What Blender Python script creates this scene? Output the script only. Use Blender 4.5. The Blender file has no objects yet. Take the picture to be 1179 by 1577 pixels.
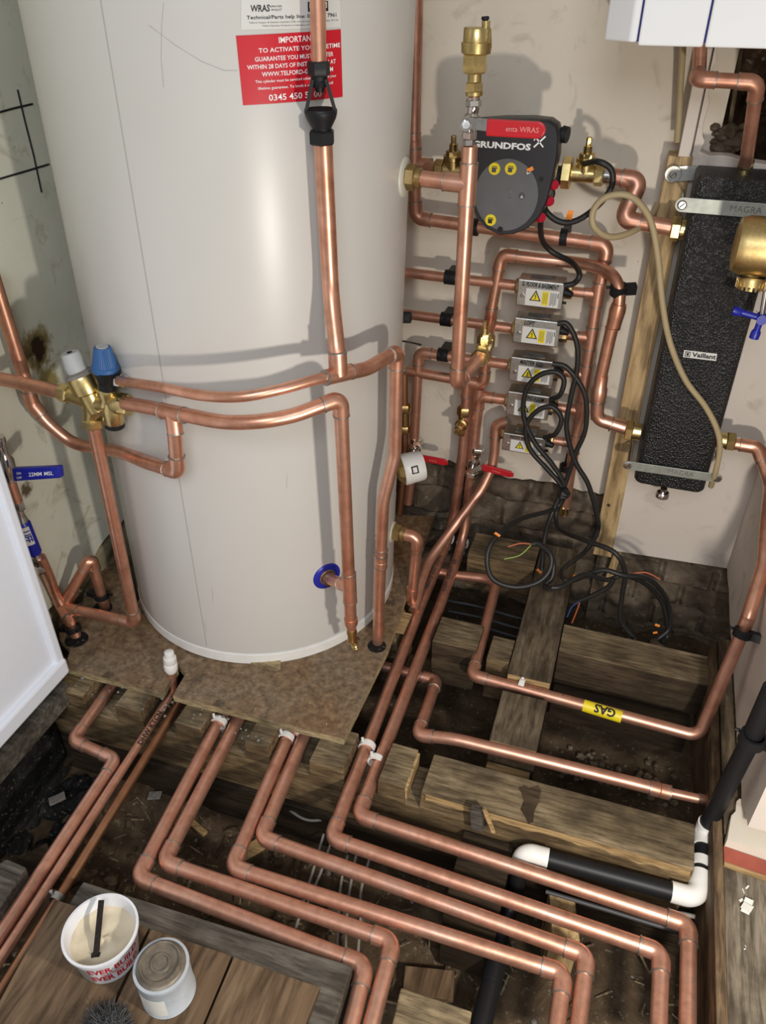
import bpy, bmesh, math, random
from mathutils import Vector as V, Matrix, noise
random.seed(7)
PI = math.pi
scn = bpy.context.scene
COL = scn.collection

# ------------------------------------------------------------------ camera
CAMLOC = V((0, 0, 1.25))
PITCH, ROLL, YAW, FPX = 0.6045, 0.0033, -0.3182, 1200.0
_fw = V((math.sin(YAW)*math.cos(PITCH), math.cos(YAW)*math.cos(PITCH), -math.sin(PITCH)))
_rt = V((math.cos(YAW), -math.sin(YAW), 0))
_up = _rt.cross(_fw)
_r2 = math.cos(ROLL)*_rt + math.sin(ROLL)*_up
_u2 = -math.sin(ROLL)*_rt + math.cos(ROLL)*_up
cam = bpy.data.cameras.new('camera')
camo = bpy.data.objects.new('camera', cam)
COL.objects.link(camo)
m = Matrix((_r2, _u2, -_fw)).transposed().to_4x4()
m.translation = CAMLOC
camo.matrix_world = m
cam.sensor_fit = 'VERTICAL'
cam.sensor_height = 36.0
cam.lens = 36.0*FPX/1577.0
cam.clip_start = 0.01
scn.camera = camo

def ray(px, py):
    return _fw + _r2*((px-589.5)/FPX) - _u2*((py-788.5)/FPX)
def P(px, py, x=None, y=None, z=None):
    "point of the sight line through a photo pixel on the plane x=, y= or z="
    d = ray(px, py)
    if x is not None: t = (x-CAMLOC.x)/d.x
    elif y is not None: t = (y-CAMLOC.y)/d.y
    else: t = (z-CAMLOC.z)/d.z
    return CAMLOC + d*t
TX, TY, TR, TK = -.755, 1.367, .3145, .0225       # tank axis, radius, slight lean
def T(px, py, rr=.385):
    "point on an upright cylinder round the tank axis"
    d = ray(px, py)
    ox, oy = CAMLOC.x-TK*CAMLOC.z-TX, CAMLOC.y-TY
    dx, dy = d.x-TK*d.z, d.y
    a = dx*dx+dy*dy; b = 2*(ox*dx+oy*dy); c = ox*ox+oy*oy-rr*rr
    D = max(b*b-4*a*c, 0)
    return CAMLOC + d*((-b-D**.5)/(2*a))
def tank_pt(th, z, r=TR):
    return V((TX+TK*z+r*math.cos(th), TY+r*math.sin(th), z))
def tank_uv(p):
    return math.atan2(p.y-TY, p.x-TX-TK*p.z), p.z

# ------------------------------------------------------------------ materials
MATS = {}
def nt(name):
    mt = bpy.data.materials.new(name); mt.use_nodes = True
    n = mt.node_tree; b = n.nodes['Principled BSDF']
    MATS[name] = mt
    return mt, n, b
def L(n, a, b): n.links.new(a, b)
def coords(n, scale=(1,1,1), rot=(0,0,0)):
    tc = n.nodes.new('ShaderNodeTexCoord'); mp = n.nodes.new('ShaderNodeMapping')
    mp.inputs['Scale'].default_value = scale; mp.inputs['Rotation'].default_value = rot
    L(n, tc.outputs['Object'], mp.inputs['Vector']); return mp.outputs['Vector']
def noi(n, vec, scale, detail=4, rough=.55, dist=0):
    t = n.nodes.new('ShaderNodeTexNoise'); t.inputs['Scale'].default_value = scale
    t.inputs['Detail'].default_value = detail; t.inputs['Roughness'].default_value = rough
    t.inputs['Distortion'].default_value = dist
    L(n, vec, t.inputs['Vector']); return t.outputs['Fac']
def ramp(n, fac, stops):
    r = n.nodes.new('ShaderNodeValToRGB'); e = r.color_ramp.elements
    while len(e) < len(stops): e.new(.5)
    for k, (p, c) in enumerate(stops):
        e[k].position = p; e[k].color = tuple(c)+(1,) if len(c) == 3 else c
    L(n, fac, r.inputs['Fac']); return r.outputs['Color']
def mixc(n, fac, a, b, mode='MIX'):
    x = n.nodes.new('ShaderNodeMix'); x.data_type = 'RGBA'; x.blend_type = mode
    if isinstance(fac, (int, float)): x.inputs[0].default_value = fac
    else: L(n, fac, x.inputs[0])
    for i, v in ((6, a), (7, b)):
        if isinstance(v, tuple): x.inputs[i].default_value = v+(1,)
        else: L(n, v, x.inputs[i])
    return x.outputs[2]
def bump(n, b, h, strength=.3, dist=.002):
    bn = n.nodes.new('ShaderNodeBump'); bn.inputs['Strength'].default_value = strength
    bn.inputs['Distance'].default_value = dist
    L(n, h, bn.inputs['Height']); L(n, bn.outputs['Normal'], b.inputs['Normal'])
def val(n, fac, a, b_):
    m_ = n.nodes.new('ShaderNodeMapRange'); m_.inputs['To Min'].default_value = a; m_.inputs['To Max'].default_value = b_
    m_.inputs['From Min'].default_value = .3; m_.inputs['From Max'].default_value = .7
    L(n, fac, m_.inputs['Value']); return m_.outputs['Result']

def plain(name, c, rough=.5, metal=0, spec=.5, var=.06, nscale=30, bmp=0):
    mt, n, b = nt(name)
    v = coords(n); f = noi(n, v, nscale)
    lo = tuple(max(0, x*(1-var)) for x in c); hi = tuple(min(1, x*(1+var)) for x in c)
    L(n, ramp(n, f, [(.3, lo), (.7, hi)]), b.inputs['Base Color'])
    b.inputs['Roughness'].default_value = rough; b.inputs['Metallic'].default_value = metal
    b.inputs['Specular IOR Level'].default_value = spec
    if bmp: bump(n, b, f, bmp, .001)
    return mt
def metal_mat(name, c1, c2, c3, r0, r1, scale=9, mtl=1.0):
    mt, n, b = nt(name)
    v = coords(n); f = noi(n, v, scale, 6, .6, .6); g = noi(n, v, scale*5, 4)
    c = ramp(n, f, [(.3, c1), (.5, c2), (.72, c3)])
    g2 = ramp(n, g, [(.3, (.82,.82,.82)), (.6, (1,1,1))])
    L(n, mixc(n, 1.0, c, g2, 'MULTIPLY'), b.inputs['Base Color'])
    b.inputs['Metallic'].default_value = mtl
    L(n, val(n, f, r0, r1), b.inputs['Roughness'])
    return mt
metal_mat('copper', (.56,.25,.155), (.78,.40,.27), (.85,.50,.37), .40, .30, mtl=.85)
metal_mat('copper_run', (.48,.23,.15), (.70,.36,.25), (.77,.45,.34), .46, .34, 14, mtl=.82)
metal_mat('copper_dull', (.50,.23,.15), (.70,.36,.25), (.76,.42,.30), .46, .34, mtl=.8)
metal_mat('copper_old', (.28,.14,.07), (.45,.23,.13), (.52,.29,.17), .52, .42)
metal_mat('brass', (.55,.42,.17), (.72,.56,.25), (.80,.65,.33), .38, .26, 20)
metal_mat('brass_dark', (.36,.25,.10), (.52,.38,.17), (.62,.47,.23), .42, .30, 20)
metal_mat('brass_satin', (.62,.44,.18), (.68,.50,.22), (.74,.56,.26), .45, .38, 40)
metal_mat('chrome', (.62,.60,.56), (.75,.73,.70), (.82,.80,.78), .22, .14, 20)
metal_mat('steel_plate', (.38,.38,.35), (.52,.51,.48), (.60,.60,.56), .42, .32, 35)
metal_mat('solder', (.30,.28,.24), (.42,.40,.36), (.55,.52,.48), .55, .4, 90)
plain('white_plastic', (.78,.76,.72), .32)
plain('white_gloss', (.82,.82,.82), .3, var=.01)
plain('cabinet_white', (.80,.83,.90), .35, var=.01)
plain('scratch_grey', (.42,.40,.37), .5, var=.02)
plain('white_text', (.85,.84,.82), .5, var=.01)
plain('black_plastic', (.010,.010,.011), .48, spec=.3)
plain('black_rubber', (.014,.013,.012), .5)
plain('black_ink', (.01,.01,.012), .7)
plain('dark_blue', (.012,.018,.30), .35)
plain('cap_blue', (.025,.10,.27), .5)
plain('strap_steel', (.36,.37,.33), .5, .6, var=.15, nscale=60)
plain('wool', (.07,.07,.07), .8)
plain('handle_red', (.50,.012,.02), .35)
plain('pump_red', (.40,.01,.03), .3)
plain('label_red', (.56,.008,.02), .35, var=.03)
plain('label_white', (.66,.64,.60), .4, var=.01)
plain('sticker_yellow', (.78,.62,.02), .4)
plain('tag_orange', (.85,.26,.03), .5)
plain('grey_knob', (.42,.42,.41), .55)
plain('grey_dark', (.06,.06,.065), .5)
plain('pump_face', (.022,.022,.026), .38)
plain('pump_disc', (.125,.125,.127), .3)
plain('flex_beige', (.40,.31,.17), .55)
plain('cable_grey', (.30,.28,.25), .5)
plain('wire_blue', (.03,.08,.25), .5)
plain('wire_brown', (.5,.12,.05), .5)
plain('wire_green', (.25,.35,.08), .5)
plain('foam_black', (.016,.016,.016), .75, bmp=.3)
plain('paste', (.62,.53,.38), .6, var=.12, nscale=25, bmp=.6)
plain('tub_plastic', (.74,.74,.76), .35)
plain('tin_grey', (.42,.45,.48), .5, var=.16, nscale=22)
plain('tin_dirty', (.15,.125,.095), .45, .3, var=.55, nscale=40)
plain('paper', (.72,.70,.64), .7, var=.05)
plain('gasket', (.58,.55,.46), .45)
plain('red_paint', (.30,.07,.045), .6, var=.2, nscale=20)

def wood(name, axis, dark, mid, light, rough=.75, ring=26, stain=(.03,.02,.012), stf=(.46,.62), bstr=.5):
    mt, n, b = nt(name)
    sc = [1.0, 1.0, 1.0]; sc['xyz'.index(axis)] = .12
    v = coords(n, tuple(sc))
    f = noi(n, v, ring, 7, .62, 1.4); g = noi(n, v, ring*5, 4, .6, .3)
    v2 = coords(n); s = noi(n, v2, 7, 5, .6)
    c = ramp(n, f, [(.28, dark), (.5, mid), (.72, light)])
    g2 = ramp(n, g, [(.34, (.42,.40,.38)), (.58, (1,1,1))])
    c = mixc(n, 1.0, c, g2, 'MULTIPLY')
    sr = ramp(n, s, [(stf[0], (0,0,0)), (stf[1], (1,1,1))])
    c = mixc(n, sr, c, mixc(n, .65, c, stain))
    L(n, c, b.inputs['Base Color']); b.inputs['Roughness'].default_value = rough
    b.inputs['Specular IOR Level'].default_value = .25
    bump(n, b, f, bstr, .003)
    return mt
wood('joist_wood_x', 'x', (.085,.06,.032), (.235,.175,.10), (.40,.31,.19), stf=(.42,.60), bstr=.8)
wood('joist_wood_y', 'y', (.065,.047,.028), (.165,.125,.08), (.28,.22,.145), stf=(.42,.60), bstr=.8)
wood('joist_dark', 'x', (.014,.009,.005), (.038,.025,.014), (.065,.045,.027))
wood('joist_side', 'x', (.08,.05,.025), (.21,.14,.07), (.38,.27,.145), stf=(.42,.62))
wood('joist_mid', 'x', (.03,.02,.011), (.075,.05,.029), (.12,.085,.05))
wood('hall_board', 'y', (.10,.08,.055), (.20,.165,.12), (.30,.255,.19))
plain('handle_mark', (.72,.22,.20), .5)
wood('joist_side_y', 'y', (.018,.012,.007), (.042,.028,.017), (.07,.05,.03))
wood('grey_wood', 'x', (.05,.045,.037), (.115,.10,.082), (.19,.17,.14))
wood('floorboard', 'y', (.075,.045,.024), (.155,.098,.056), (.22,.15,.09), rough=.6, ring=14, stf=(.55,.75), bstr=.2)
wood('pine', 'z', (.42,.27,.12), (.58,.40,.20), (.68,.51,.29), rough=.6, ring=14, stf=(.7,.95), stain=(.3,.2,.1), bstr=.15)
wood('cut_wood', 'x', (.28,.17,.07), (.45,.30,.14), (.56,.40,.21), ring=30, stf=(.6,.85))
wood('skirting_wood', 'y', (.07,.042,.022), (.17,.11,.06), (.27,.19,.11))
wood('ply_edge', 'x', (.26,.19,.10), (.46,.36,.20), (.58,.48,.30), ring=60)
wood('splinter', 'z', (.10,.07,.04), (.26,.2,.12), (.40,.33,.22))
wood('stick_wood', 'z', (.008,.006,.005), (.02,.014,.012), (.05,.035,.03), stf=(.7,.9))

def ply():
    mt, n, b = nt('ply_face')
    v = coords(n); f = noi(n, v, 60, 6, .7); g = noi(n, v, 5, 4, .6); s = noi(n, v, 16, 3, .5)
    c = ramp(n, f, [(.32, (.085,.06,.036)), (.52, (.20,.148,.095)), (.68, (.30,.235,.155))])
    c = mixc(n, ramp(n, g, [(.35, (0,0,0)), (.65, (1,1,1))]), c, mixc(n, 1.0, c, (.95,.72,.52), 'MULTIPLY'))
    c = mixc(n, ramp(n, s, [(.62, (0,0,0)), (.68, (1,1,1))]), c, mixc(n, .6, c, (.04,.03,.02)))
    w = noi(n, v, 130, 2, .5)
    c = mixc(n, ramp(n, w, [(.73, (0,0,0)), (.77, (1,1,1))]), c, (.42,.38,.30))
    L(n, c, b.inputs['Base Color']); b.inputs['Roughness'].default_value = .7
    bump(n, b, f, .2, .001)
ply()
def plaster(name, c1, c2, stain=None, spots=None, rough=.7):
    mt, n, b = nt(name)
    v = coords(n); f = noi(n, v, 4, 6, .55); g = noi(n, v, 45, 4, .6)
    c = ramp(n, f, [(.3, c1), (.7, c2)])
    if stain:
        s = noi(n, v, 12, 6, .65, .8)
        c = mixc(n, ramp(n, s, [(.56, (0,0,0)), (.70, (1,1,1))]), c, mixc(n, .55, c, stain))
    w = noi(n, v, 70, 2, .5)
    c = mixc(n, ramp(n, w, [(.76, (0,0,0)), (.80, (1,1,1))]), c, (.22,.18,.13))
    if spots:
        tc = n.nodes.new('ShaderNodeTexCoord')
        for (p, r, colr) in spots:
            vd = n.nodes.new('ShaderNodeVectorMath'); vd.operation = 'DISTANCE'
            vd.inputs[1].default_value = p; L(n, tc.outputs['Object'], vd.inputs[0])
            ad = n.nodes.new('ShaderNodeMath'); ad.operation = 'MULTIPLY_ADD'
            L(n, noi(n, v, 28, 5, .65), ad.inputs[0]); ad.inputs[1].default_value = -r*2.6; L(n, vd.outputs['Value'], ad.inputs[2])
            mr = n.nodes.new('ShaderNodeMapRange'); mr.inputs['From Min'].default_value = -r*.7; mr.inputs['From Max'].default_value = -r*.2
            mr.inputs['To Min'].default_value = 1; mr.inputs['To Max'].default_value = 0
            L(n, ad.outputs[0], mr.inputs['Value'])
            c = mixc(n, mr.outputs['Result'], c, colr)
    L(n, c, b.inputs['Base Color']); b.inputs['Roughness'].default_value = rough
    b.inputs['Specular IOR Level'].default_value = .3
    bump(n, b, g, .25, .001)
plaster('plaster_back', (.68,.60,.49), (.76,.68,.57), (.45,.37,.28))
plaster('plaster_panel', (.66,.58,.50), (.74,.66,.58), (.45,.38,.31))
plaster('plaster_right', (.62,.54,.47), (.70,.63,.57), (.40,.33,.26))
_s1 = tuple(P(58, 540, x=-1.15)); _s2 = tuple(P(72, 585, x=-1.15)); _s3 = tuple(P(40, 755, x=-1.15))
plaster('plaster_left', (.60,.59,.48), (.74,.72,.61), (.30,.24,.12),
        [(_s2, .035, (.30,.24,.09)), (_s1, .05, (.26,.20,.08)), (_s1, .028, (.035,.018,.008)), (_s3, .02, (.12,.09,.05))])
plaster('torn_plaster', (.62,.56,.46), (.72,.67,.58), (.30,.2,.1))
def rubble(name, a, b_, c_, scale=14):
    mt, n, b = nt(name)
    v = coords(n); f = noi(n, v, scale, 8, .68, .5); g = noi(n, v, scale*6, 5, .6)
    c = ramp(n, f, [(.3, a), (.52, b_), (.75, c_)])
    c = mixc(n, ramp(n, g, [(.6, (0,0,0)), (.72, (1,1,1))]), c, mixc(n, .5, c, (.4,.34,.26)))
    L(n, c, b.inputs['Base Color']); b.inputs['Roughness'].default_value = .9
    b.inputs['Specular IOR Level'].default_value = .15
    bump(n, b, f, .9, .01)
rubble('dirt', (.035,.023,.013), (.085,.057,.034), (.15,.108,.068))
rubble('crumbly_plaster', (.12,.10,.06), (.32,.28,.18), (.52,.47,.34), 9)
rubble('old_brick', (.05,.034,.022), (.15,.112,.078), (.30,.245,.18), 9)
rubble('cavity_brick', (.012,.007,.004), (.045,.024,.014), (.13,.09,.06), 12)
rubble('red_brick', (.07,.02,.012), (.15,.05,.03), (.30,.2,.15), 16)
rubble('stone_grey', (.10,.09,.08), (.22,.20,.18), (.36,.34,.30), 20)
rubble('near_black', (.006,.006,.006), (.015,.014,.013), (.04,.04,.04), 20)
def tankpaint():
    mt, n, b = nt('tank_paint')
    v = coords(n); f = noi(n, v, 2.5, 4)
    L(n, ramp(n, f, [(.3, (.555,.53,.49)), (.7, (.59,.565,.525))]), b.inputs['Base Color'])
    b.inputs['Roughness'].default_value = .34; b.inputs['Specular IOR Level'].default_value = .5
    g = noi(n, v, 160, 2); bump(n, b, g, .06, .0004)
tankpaint()
def foam():
    mt, n, b = nt('foam_textured')
    v = coords(n); t = n.nodes.new('ShaderNodeTexVoronoi'); t.inputs['Scale'].default_value = 235
    L(n, v, t.inputs['Vector'])
    b.inputs['Base Color'].default_value = (.02,.02,.02,1); b.inputs['Roughness'].default_value = .38
    L(n, ramp(n, noi(n, v, 25), [(.3, (.016,.016,.016)), (.7, (.028,.027,.026))]), b.inputs['Base Color'])
    bump(n, b, t.outputs['Distance'], 1.0, .003)
foam()
def mat(k): return MATS[k]

# ------------------------------------------------------------------ mesh helpers
class MB:
    def __init__(s): s.v = []; s.f = []; s.sm = []; s.mi = []
    def add(s, vs, fs, smooth=False, mi=0):
        o = len(s.v); s.v += [V(p) for p in vs]
        for f in fs: s.f.append([i+o for i in f]); s.sm.append(smooth); s.mi.append(mi)
        return s
def basis(ax):
    ax = V(ax).normalized(); q = ax.to_track_quat('Z', 'Y'); return q @ V((1,0,0)), q @ V((0,1,0)), ax
def origin_of(parent):
    p = V((0,0,0)); o = parent
    while o is not None: p = p + o.location; o = o.parent
    return p
def link(name, mb, m, parent=None, org=None, bevel=0):
    me = bpy.data.meshes.new(name)
    if parent is not None: org = origin_of(parent)
    elif org is None:
        xs = [p.x for p in mb.v]; ys = [p.y for p in mb.v]; zs = [p.z for p in mb.v]
        org = V(((min(xs)+max(xs))/2, (min(ys)+max(ys))/2, min(zs)))
    me.from_pydata([tuple(p-org) for p in mb.v], [], mb.f)
    for p_, s_, i_ in zip(me.polygons, mb.sm, mb.mi): p_.use_smooth = s_; p_.material_index = i_
    for k in (m if isinstance(m, (list, tuple)) else [m]): me.materials.append(mat(k))
    me.update()
    if any(mb.sm): me.set_sharp_from_angle(angle=.72)
    o = bpy.data.objects.new(name, me); COL.objects.link(o)
    if parent is not None: o.parent = parent
    else: o.location = org
    if bevel:
        bv = o.modifiers.new('bevel', 'BEVEL'); bv.width = bevel; bv.segments = 2; bv.limit_method = 'ANGLE'; bv.angle_limit = .7
    return o
def tag(o, label, cat, group=None, kind=None):
    if label: o['label'] = label
    if cat: o['category'] = cat
    if group: o['group'] = group
    if kind: o['kind'] = kind
    return o
def thing(name, loc, label, cat, group=None):
    o = bpy.data.objects.new(name, None); o.empty_display_size = .02; COL.objects.link(o); o.location = V(loc)
    return tag(o, label, cat, group)
def struct(name, mb, m, bevel=0, org=None):
    o = link(name, mb, m, bevel=bevel, org=org); o['kind'] = 'structure'; return o

def box(mb, c, s, R=None, mi=0):
    c = V(c); h = V(s)/2
    vs = [V((x*h.x, y*h.y, z*h.z)) for x in (-1,1) for y in (-1,1) for z in (-1,1)]
    if R is not None: vs = [R @ p for p in vs]
    mb.add([c+p for p in vs], [[0,1,3,2],[4,6,7,5],[0,4,5,1],[2,3,7,6],[0,2,6,4],[1,5,7,3]], False, mi); return mb
def obox(mb, c, ux, uy, uz, s, mi=0):
    return box(mb, c, s, Matrix((V(ux).normalized(), V(uy).normalized(), V(uz).normalized())).transposed(), mi)
def bar(mb, a, b, w, h, up=(0,0,1), mi=0):
    a, b = V(a), V(b); d = (b-a); ux = d.normalized(); uy = V(up).cross(ux).normalized(); uz = ux.cross(uy)
    return obox(mb, (a+b)/2, ux, uy, uz, (d.length, w, h), mi)
def lathe(mb, p0, p1, prof, seg=28, smooth=True, rot=0, mi=0, cap=True):
    "profile [(t along p0-p1, radius)]"
    p0, p1 = V(p0), V(p1); x, y, ax = basis(p1-p0); n = len(prof); vs = []
    for t, r in prof:
        c = p0.lerp(p1, t)
        for k in range(seg):
            a = 2*PI*k/seg+rot; vs.append(c + x*(r*math.cos(a)) + y*(r*math.sin(a)))
    fs = []
    for i in range(n-1):
        for k in range(seg):
            k2 = (k+1) % seg; fs.append([i*seg+k, i*seg+k2, (i+1)*seg+k2, (i+1)*seg+k])
    mb.add(vs, fs, smooth, mi)
    if cap:
        o = len(mb.v)-n*seg
        if prof[0][1] > 1e-5: mb.f.append([o+k for k in range(seg)][::-1]); mb.sm.append(False); mb.mi.append(mi)
        if prof[-1][1] > 1e-5: mb.f.append([o+(n-1)*seg+k for k in range(seg)]); mb.sm.append(False); mb.mi.append(mi)
    return mb
def cyl(mb, p0, p1, r, seg=24, ch=.0, mi=0):
    L_ = (V(p1)-V(p0)).length
    c = min(ch/L_ if L_ else 0, .45)
    pr = [(0, r), (1, r)] if not ch else [(0, r-ch), (c, r), (1-c, r), (1, r-ch)]
    return lathe(mb, p0, p1, pr, seg, True, 0, mi)
def hexnut(mb, p0, p1, r, rot=.2, mi=0):
    return lathe(mb, p0, p1, [(0, r*.88), (.12, r), (.88, r), (1, r*.88)], 6, False, rot, mi)
def sweep(mb, pts, r, seg=20, mi=0, cap=True, rfun=None):
    pts = [V(p) for p in pts]; n = len(pts)
    tang = []
    for i in range(n):
        a = pts[max(i-1, 0)]; b = pts[min(i+1, n-1)]; tang.append((b-a).normalized())
    x, y, _ = basis(tang[0]); vs = []
    for i in range(n):
        if i:
            q = tang[i-1].rotation_difference(tang[i]); x = q @ x
            x = (x - tang[i]*x.dot(tang[i])).normalized()
        y = tang[i].cross(x); rr = rfun(i/(n-1)) if rfun else r
        for k in range(seg):
            a = 2*PI*k/seg; vs.append(pts[i] + x*(rr*math.cos(a)) + y*(rr*math.sin(a)))
    fs = []
    for i in range(n-1):
        for k in range(seg):
            k2 = (k+1) % seg; fs.append([i*seg+k, i*seg+k2, (i+1)*seg+k2, (i+1)*seg+k])
    mb.add(vs, fs, True, mi)
    if cap:
        o = len(mb.v)-n*seg
        mb.f.append([o+k for k in range(seg)][::-1]); mb.f.append([o+(n-1)*seg+k for k in range(seg)])
        mb.sm += [False, False]; mb.mi += [mi, mi]
    return mb
def fillet(pts, rad, step=9):
    "round the inner corners of a polyline; rad = radius per point"
    out = [V(pts[0])]
    for i in range(1, len(pts)-1):
        a, b, c = V(pts[i-1]), V(pts[i]), V(pts[i+1]); R = rad[i] if rad[i] else 0
        u = (a-b).normalized(); w = (c-b).normalized(); ang = u.angle(w)
        if R <= 0 or ang > PI-.02: out.append(b); continue
        tl = R/math.tan(ang/2); tl = min(tl, (a-b).length*.49, (c-b).length*.49); R2 = tl*math.tan(ang/2)
        bis = (u+w).normalized(); cc = b + bis*(R2/math.sin(ang/2)); s = b+u*tl-cc; e = b+w*tl-cc; tot = s.angle(e)
        axn = s.cross(e).normalized(); k = max(4, int(step*tot/1.57)+1)
        for j in range(k+1): out.append(cc + Matrix.Rotation(tot*j/k, 3, axn) @ s)
    out.append(V(pts[-1])); return out
def catmull(pts, n=8):
    pts = [V(p) for p in pts]; q = [pts[0]*2-pts[1]]+pts+[pts[-1]*2-pts[-2]]; out = []
    for i in range(1, len(q)-2):
        for j in range(n):
            t = j/n; a, b, c, d = q[i-1], q[i], q[i+1], q[i+2]
            out.append(.5*((2*b)+(c-a)*t+(2*a-5*b+4*c-d)*t*t+(3*b-a-3*c+d)*t**3))
    out.append(pts[-1]); return out
def extrude(mb, poly, axis, d0, d1, mi=0, mside=None):
    "poly in the two other axes, extruded along axis"
    def mk(u, w, d):
        return {'x': V((d,u,w)), 'y': V((u,d,w)), 'z': V((u,w,d))}[axis]
    n = len(poly); vs = [mk(u, w, d0) for u, w in poly]+[mk(u, w, d1) for u, w in poly]
    o = len(mb.v); mb.v += vs
    area = sum(poly[i][0]*poly[(i+1)%n][1]-poly[(i+1)%n][0]*poly[i][1] for i in range(n))
    flip = (area < 0) ^ (d1 < d0) ^ (axis == 'y')
    f0 = list(range(n)); f1 = list(range(n, 2*n))
    faces = [(f0[::-1], mi), (f1, mi)] + [([i, (i+1)%n, n+(i+1)%n, n+i], mi if mside is None else mside) for i in range(n)]
    for f, k in faces:
        f = [o+i for i in f]; mb.f.append(f[::-1] if flip else f); mb.sm.append(False); mb.mi.append(k)
    return mb

# ---- text as mesh
def text_mb(s, mapfn, size, cx=0, cy=0, align='CENTER', bold=0, width=None, shear=0, sub=0):
    cu = bpy.data.curves.new('t', 'FONT'); cu.body = s; cu.size = 1; cu.align_x = align; cu.align_y = 'CENTER'
    cu.offset = bold; cu.resolution_u = 2; cu.shear = shear
    o = bpy.data.objects.new('t', cu); COL.objects.link(o)
    dg = bpy.context.evaluated_depsgraph_get(); me = bpy.data.meshes.new_from_object(o.evaluated_get(dg))
    if sub:
        bm = bmesh.new(); bm.from_mesh(me); bmesh.ops.triangulate(bm, faces=bm.faces)
        for _ in range(4):
            ed = [e for e in bm.edges if e.calc_length() > sub]
            if not ed: break
            bmesh.ops.subdivide_edges(bm, edges=ed, cuts=1); bmesh.ops.triangulate(bm, faces=[f for f in bm.faces if len(f.verts) > 3])
        bm.to_mesh(me); bm.free()
    xs = [v.co.x for v in me.vertices] or [0]
    k = size
    kx = size if width is None else width/max(1e-6, (max(xs)-min(xs)))
    mb = MB(); mb.add([mapfn(cx+v.co.x*kx, cy+v.co.y*k) for v in me.vertices], [list(p.vertices) for p in me.polygons])
    bpy.data.objects.remove(o); bpy.data.curves.remove(cu); bpy.data.meshes.remove(me)
    return mb
def text(parent, name, s, m, mapfn, size, cx=0, cy=0, **k):
    return link(name, text_mb(s, mapfn, size, cx, cy, **k), m, parent)
def frame(o, u, v, off=.0006):
    "planar map with origin o, unit axes u,v"
    o = V(o); u = V(u).normalized(); v = V(v).normalized(); n = u.cross(v).normalized()
    return lambda a, b: o+u*a+v*b+n*off
def quadmap(tl, tr, br, bl, off=.0006):
    tl, tr, br, bl = map(V, (tl, tr, br, bl)); n = (tr-tl).cross(tl-bl).normalized()
    return lambda a, b: (bl.lerp(br, a)).lerp(tl.lerp(tr, a), b)+n*off
def grid_patch(mapfn, u0, u1, v0, v1, nu=8, nv=4, thick=None):
    mb = MB(); vs = [mapfn(u0+(u1-u0)*i/nu, v0+(v1-v0)*j/nv) for j in range(nv+1) for i in range(nu+1)]
    fs = [[j*(nu+1)+i, j*(nu+1)+i+1, (j+1)*(nu+1)+i+1, (j+1)*(nu+1)+i] for j in range(nv) for i in range(nu)]
    return mb.add(vs, fs, True)
def pipemap(a, b, r, facing, off=.0005):
    "map (u metres along a-b, v metres round) onto pipe surface, v=0 faces 'facing'"
    a, b = V(a), V(b); ax = (b-a).normalized(); f = V(facing); f = (f-ax*f.dot(ax)).normalized(); g = f.cross(ax)
    return lambda u, v: a+ax*u+(f*math.cos(v/r)+g*math.sin(v/r))*(r+off)

# ---- plumbing
RP, RS = .0127, .0087
def rings(parent, lst):
    for p, ax, r in lst:
        mb = MB(); ring(mb, p, ax, r); link('solder_ring', mb, 'solder', parent)
def ring(mb, p, ax, r, w=.0032):
    ax = V(ax).normalized(); lathe(mb, V(p)-ax*w/2, V(p)+ax*w/2, [(0, r*1.0), (.2, r*1.19), (.8, r*1.19), (1, r*1.0)], 20)
def elbow(root, a, b, c, r, m='copper', el=2.6, fr=1.5):
    "elbow fitting at corner b"
    a, b, c = V(a), V(b), V(c); u = (a-b).normalized(); w = (c-b).normalized()
    s = b+u*(r*el); e = b+w*(r*el)
    pts = fillet([s, b, e], [0, r*fr, 0])
    mb = MB(); sweep(mb, pts, r*1.13, 22); o = link('elbow', mb, m, root)
    rings(o, [(s, u, r), (e, w, r)])
    return o
def coupling(root, a, b, r, m='copper', name='coupling'):
    mb = MB(); a, b = V(a), V(b); L_ = (b-a).length
    lathe(mb, a, b, [(0, r*1.02), (.02, r*1.13), (.47, r*1.13), (.5, r*1.05), (.53, r*1.13), (.98, r*1.13), (1, r*1.02)], 22)
    o = link(name, mb, m, root)
    rings(o, [(a, b-a, r), (b, b-a, r)]); return o
def tee(root, c, ax, br, r, rb=None, m='copper', l=2.3):
    c = V(c); ax = V(ax).normalized(); br = V(br).normalized(); rb = rb or r; mb = MB()
    cyl(mb, c-ax*r*l, c+ax*r*l, r*1.13, 22, .0008); cyl(mb, c, c+br*(r*.6+rb*l), rb*1.13, 22, .0008)
    o = link('tee_fitting', mb, m, root)
    rings(o, [(c-ax*r*l, ax, r), (c+ax*r*l, ax, r), (c+br*(r*.6+rb*l), br, rb)])
    return o
def pipe(label, pts, r=RP, kinds=None, m='copper', group=None, root=None, el=2.6, cat='pipe', fr=1.5):
    "kinds per point: 'e' elbow fitting, number = smooth bend radius, None"
    pts = [V(p) for p in pts]; kinds = kinds or [None]*len(pts)
    if root is None:
        lo = min(pts, key=lambda p: p.z); root = thing('copper_pipe', lo, label, cat, group)
    rad = [(r*fr if k == 'e' else (k or 0)) for k in kinds]
    mb = MB(); sweep(mb, fillet(pts, rad), r, 20); link('tube', mb, m, root)
    for i, k in enumerate(kinds):
        if k == 'e': elbow(root, pts[i-1], pts[i], pts[i+1], r, m, el, fr)
    return root
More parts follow.
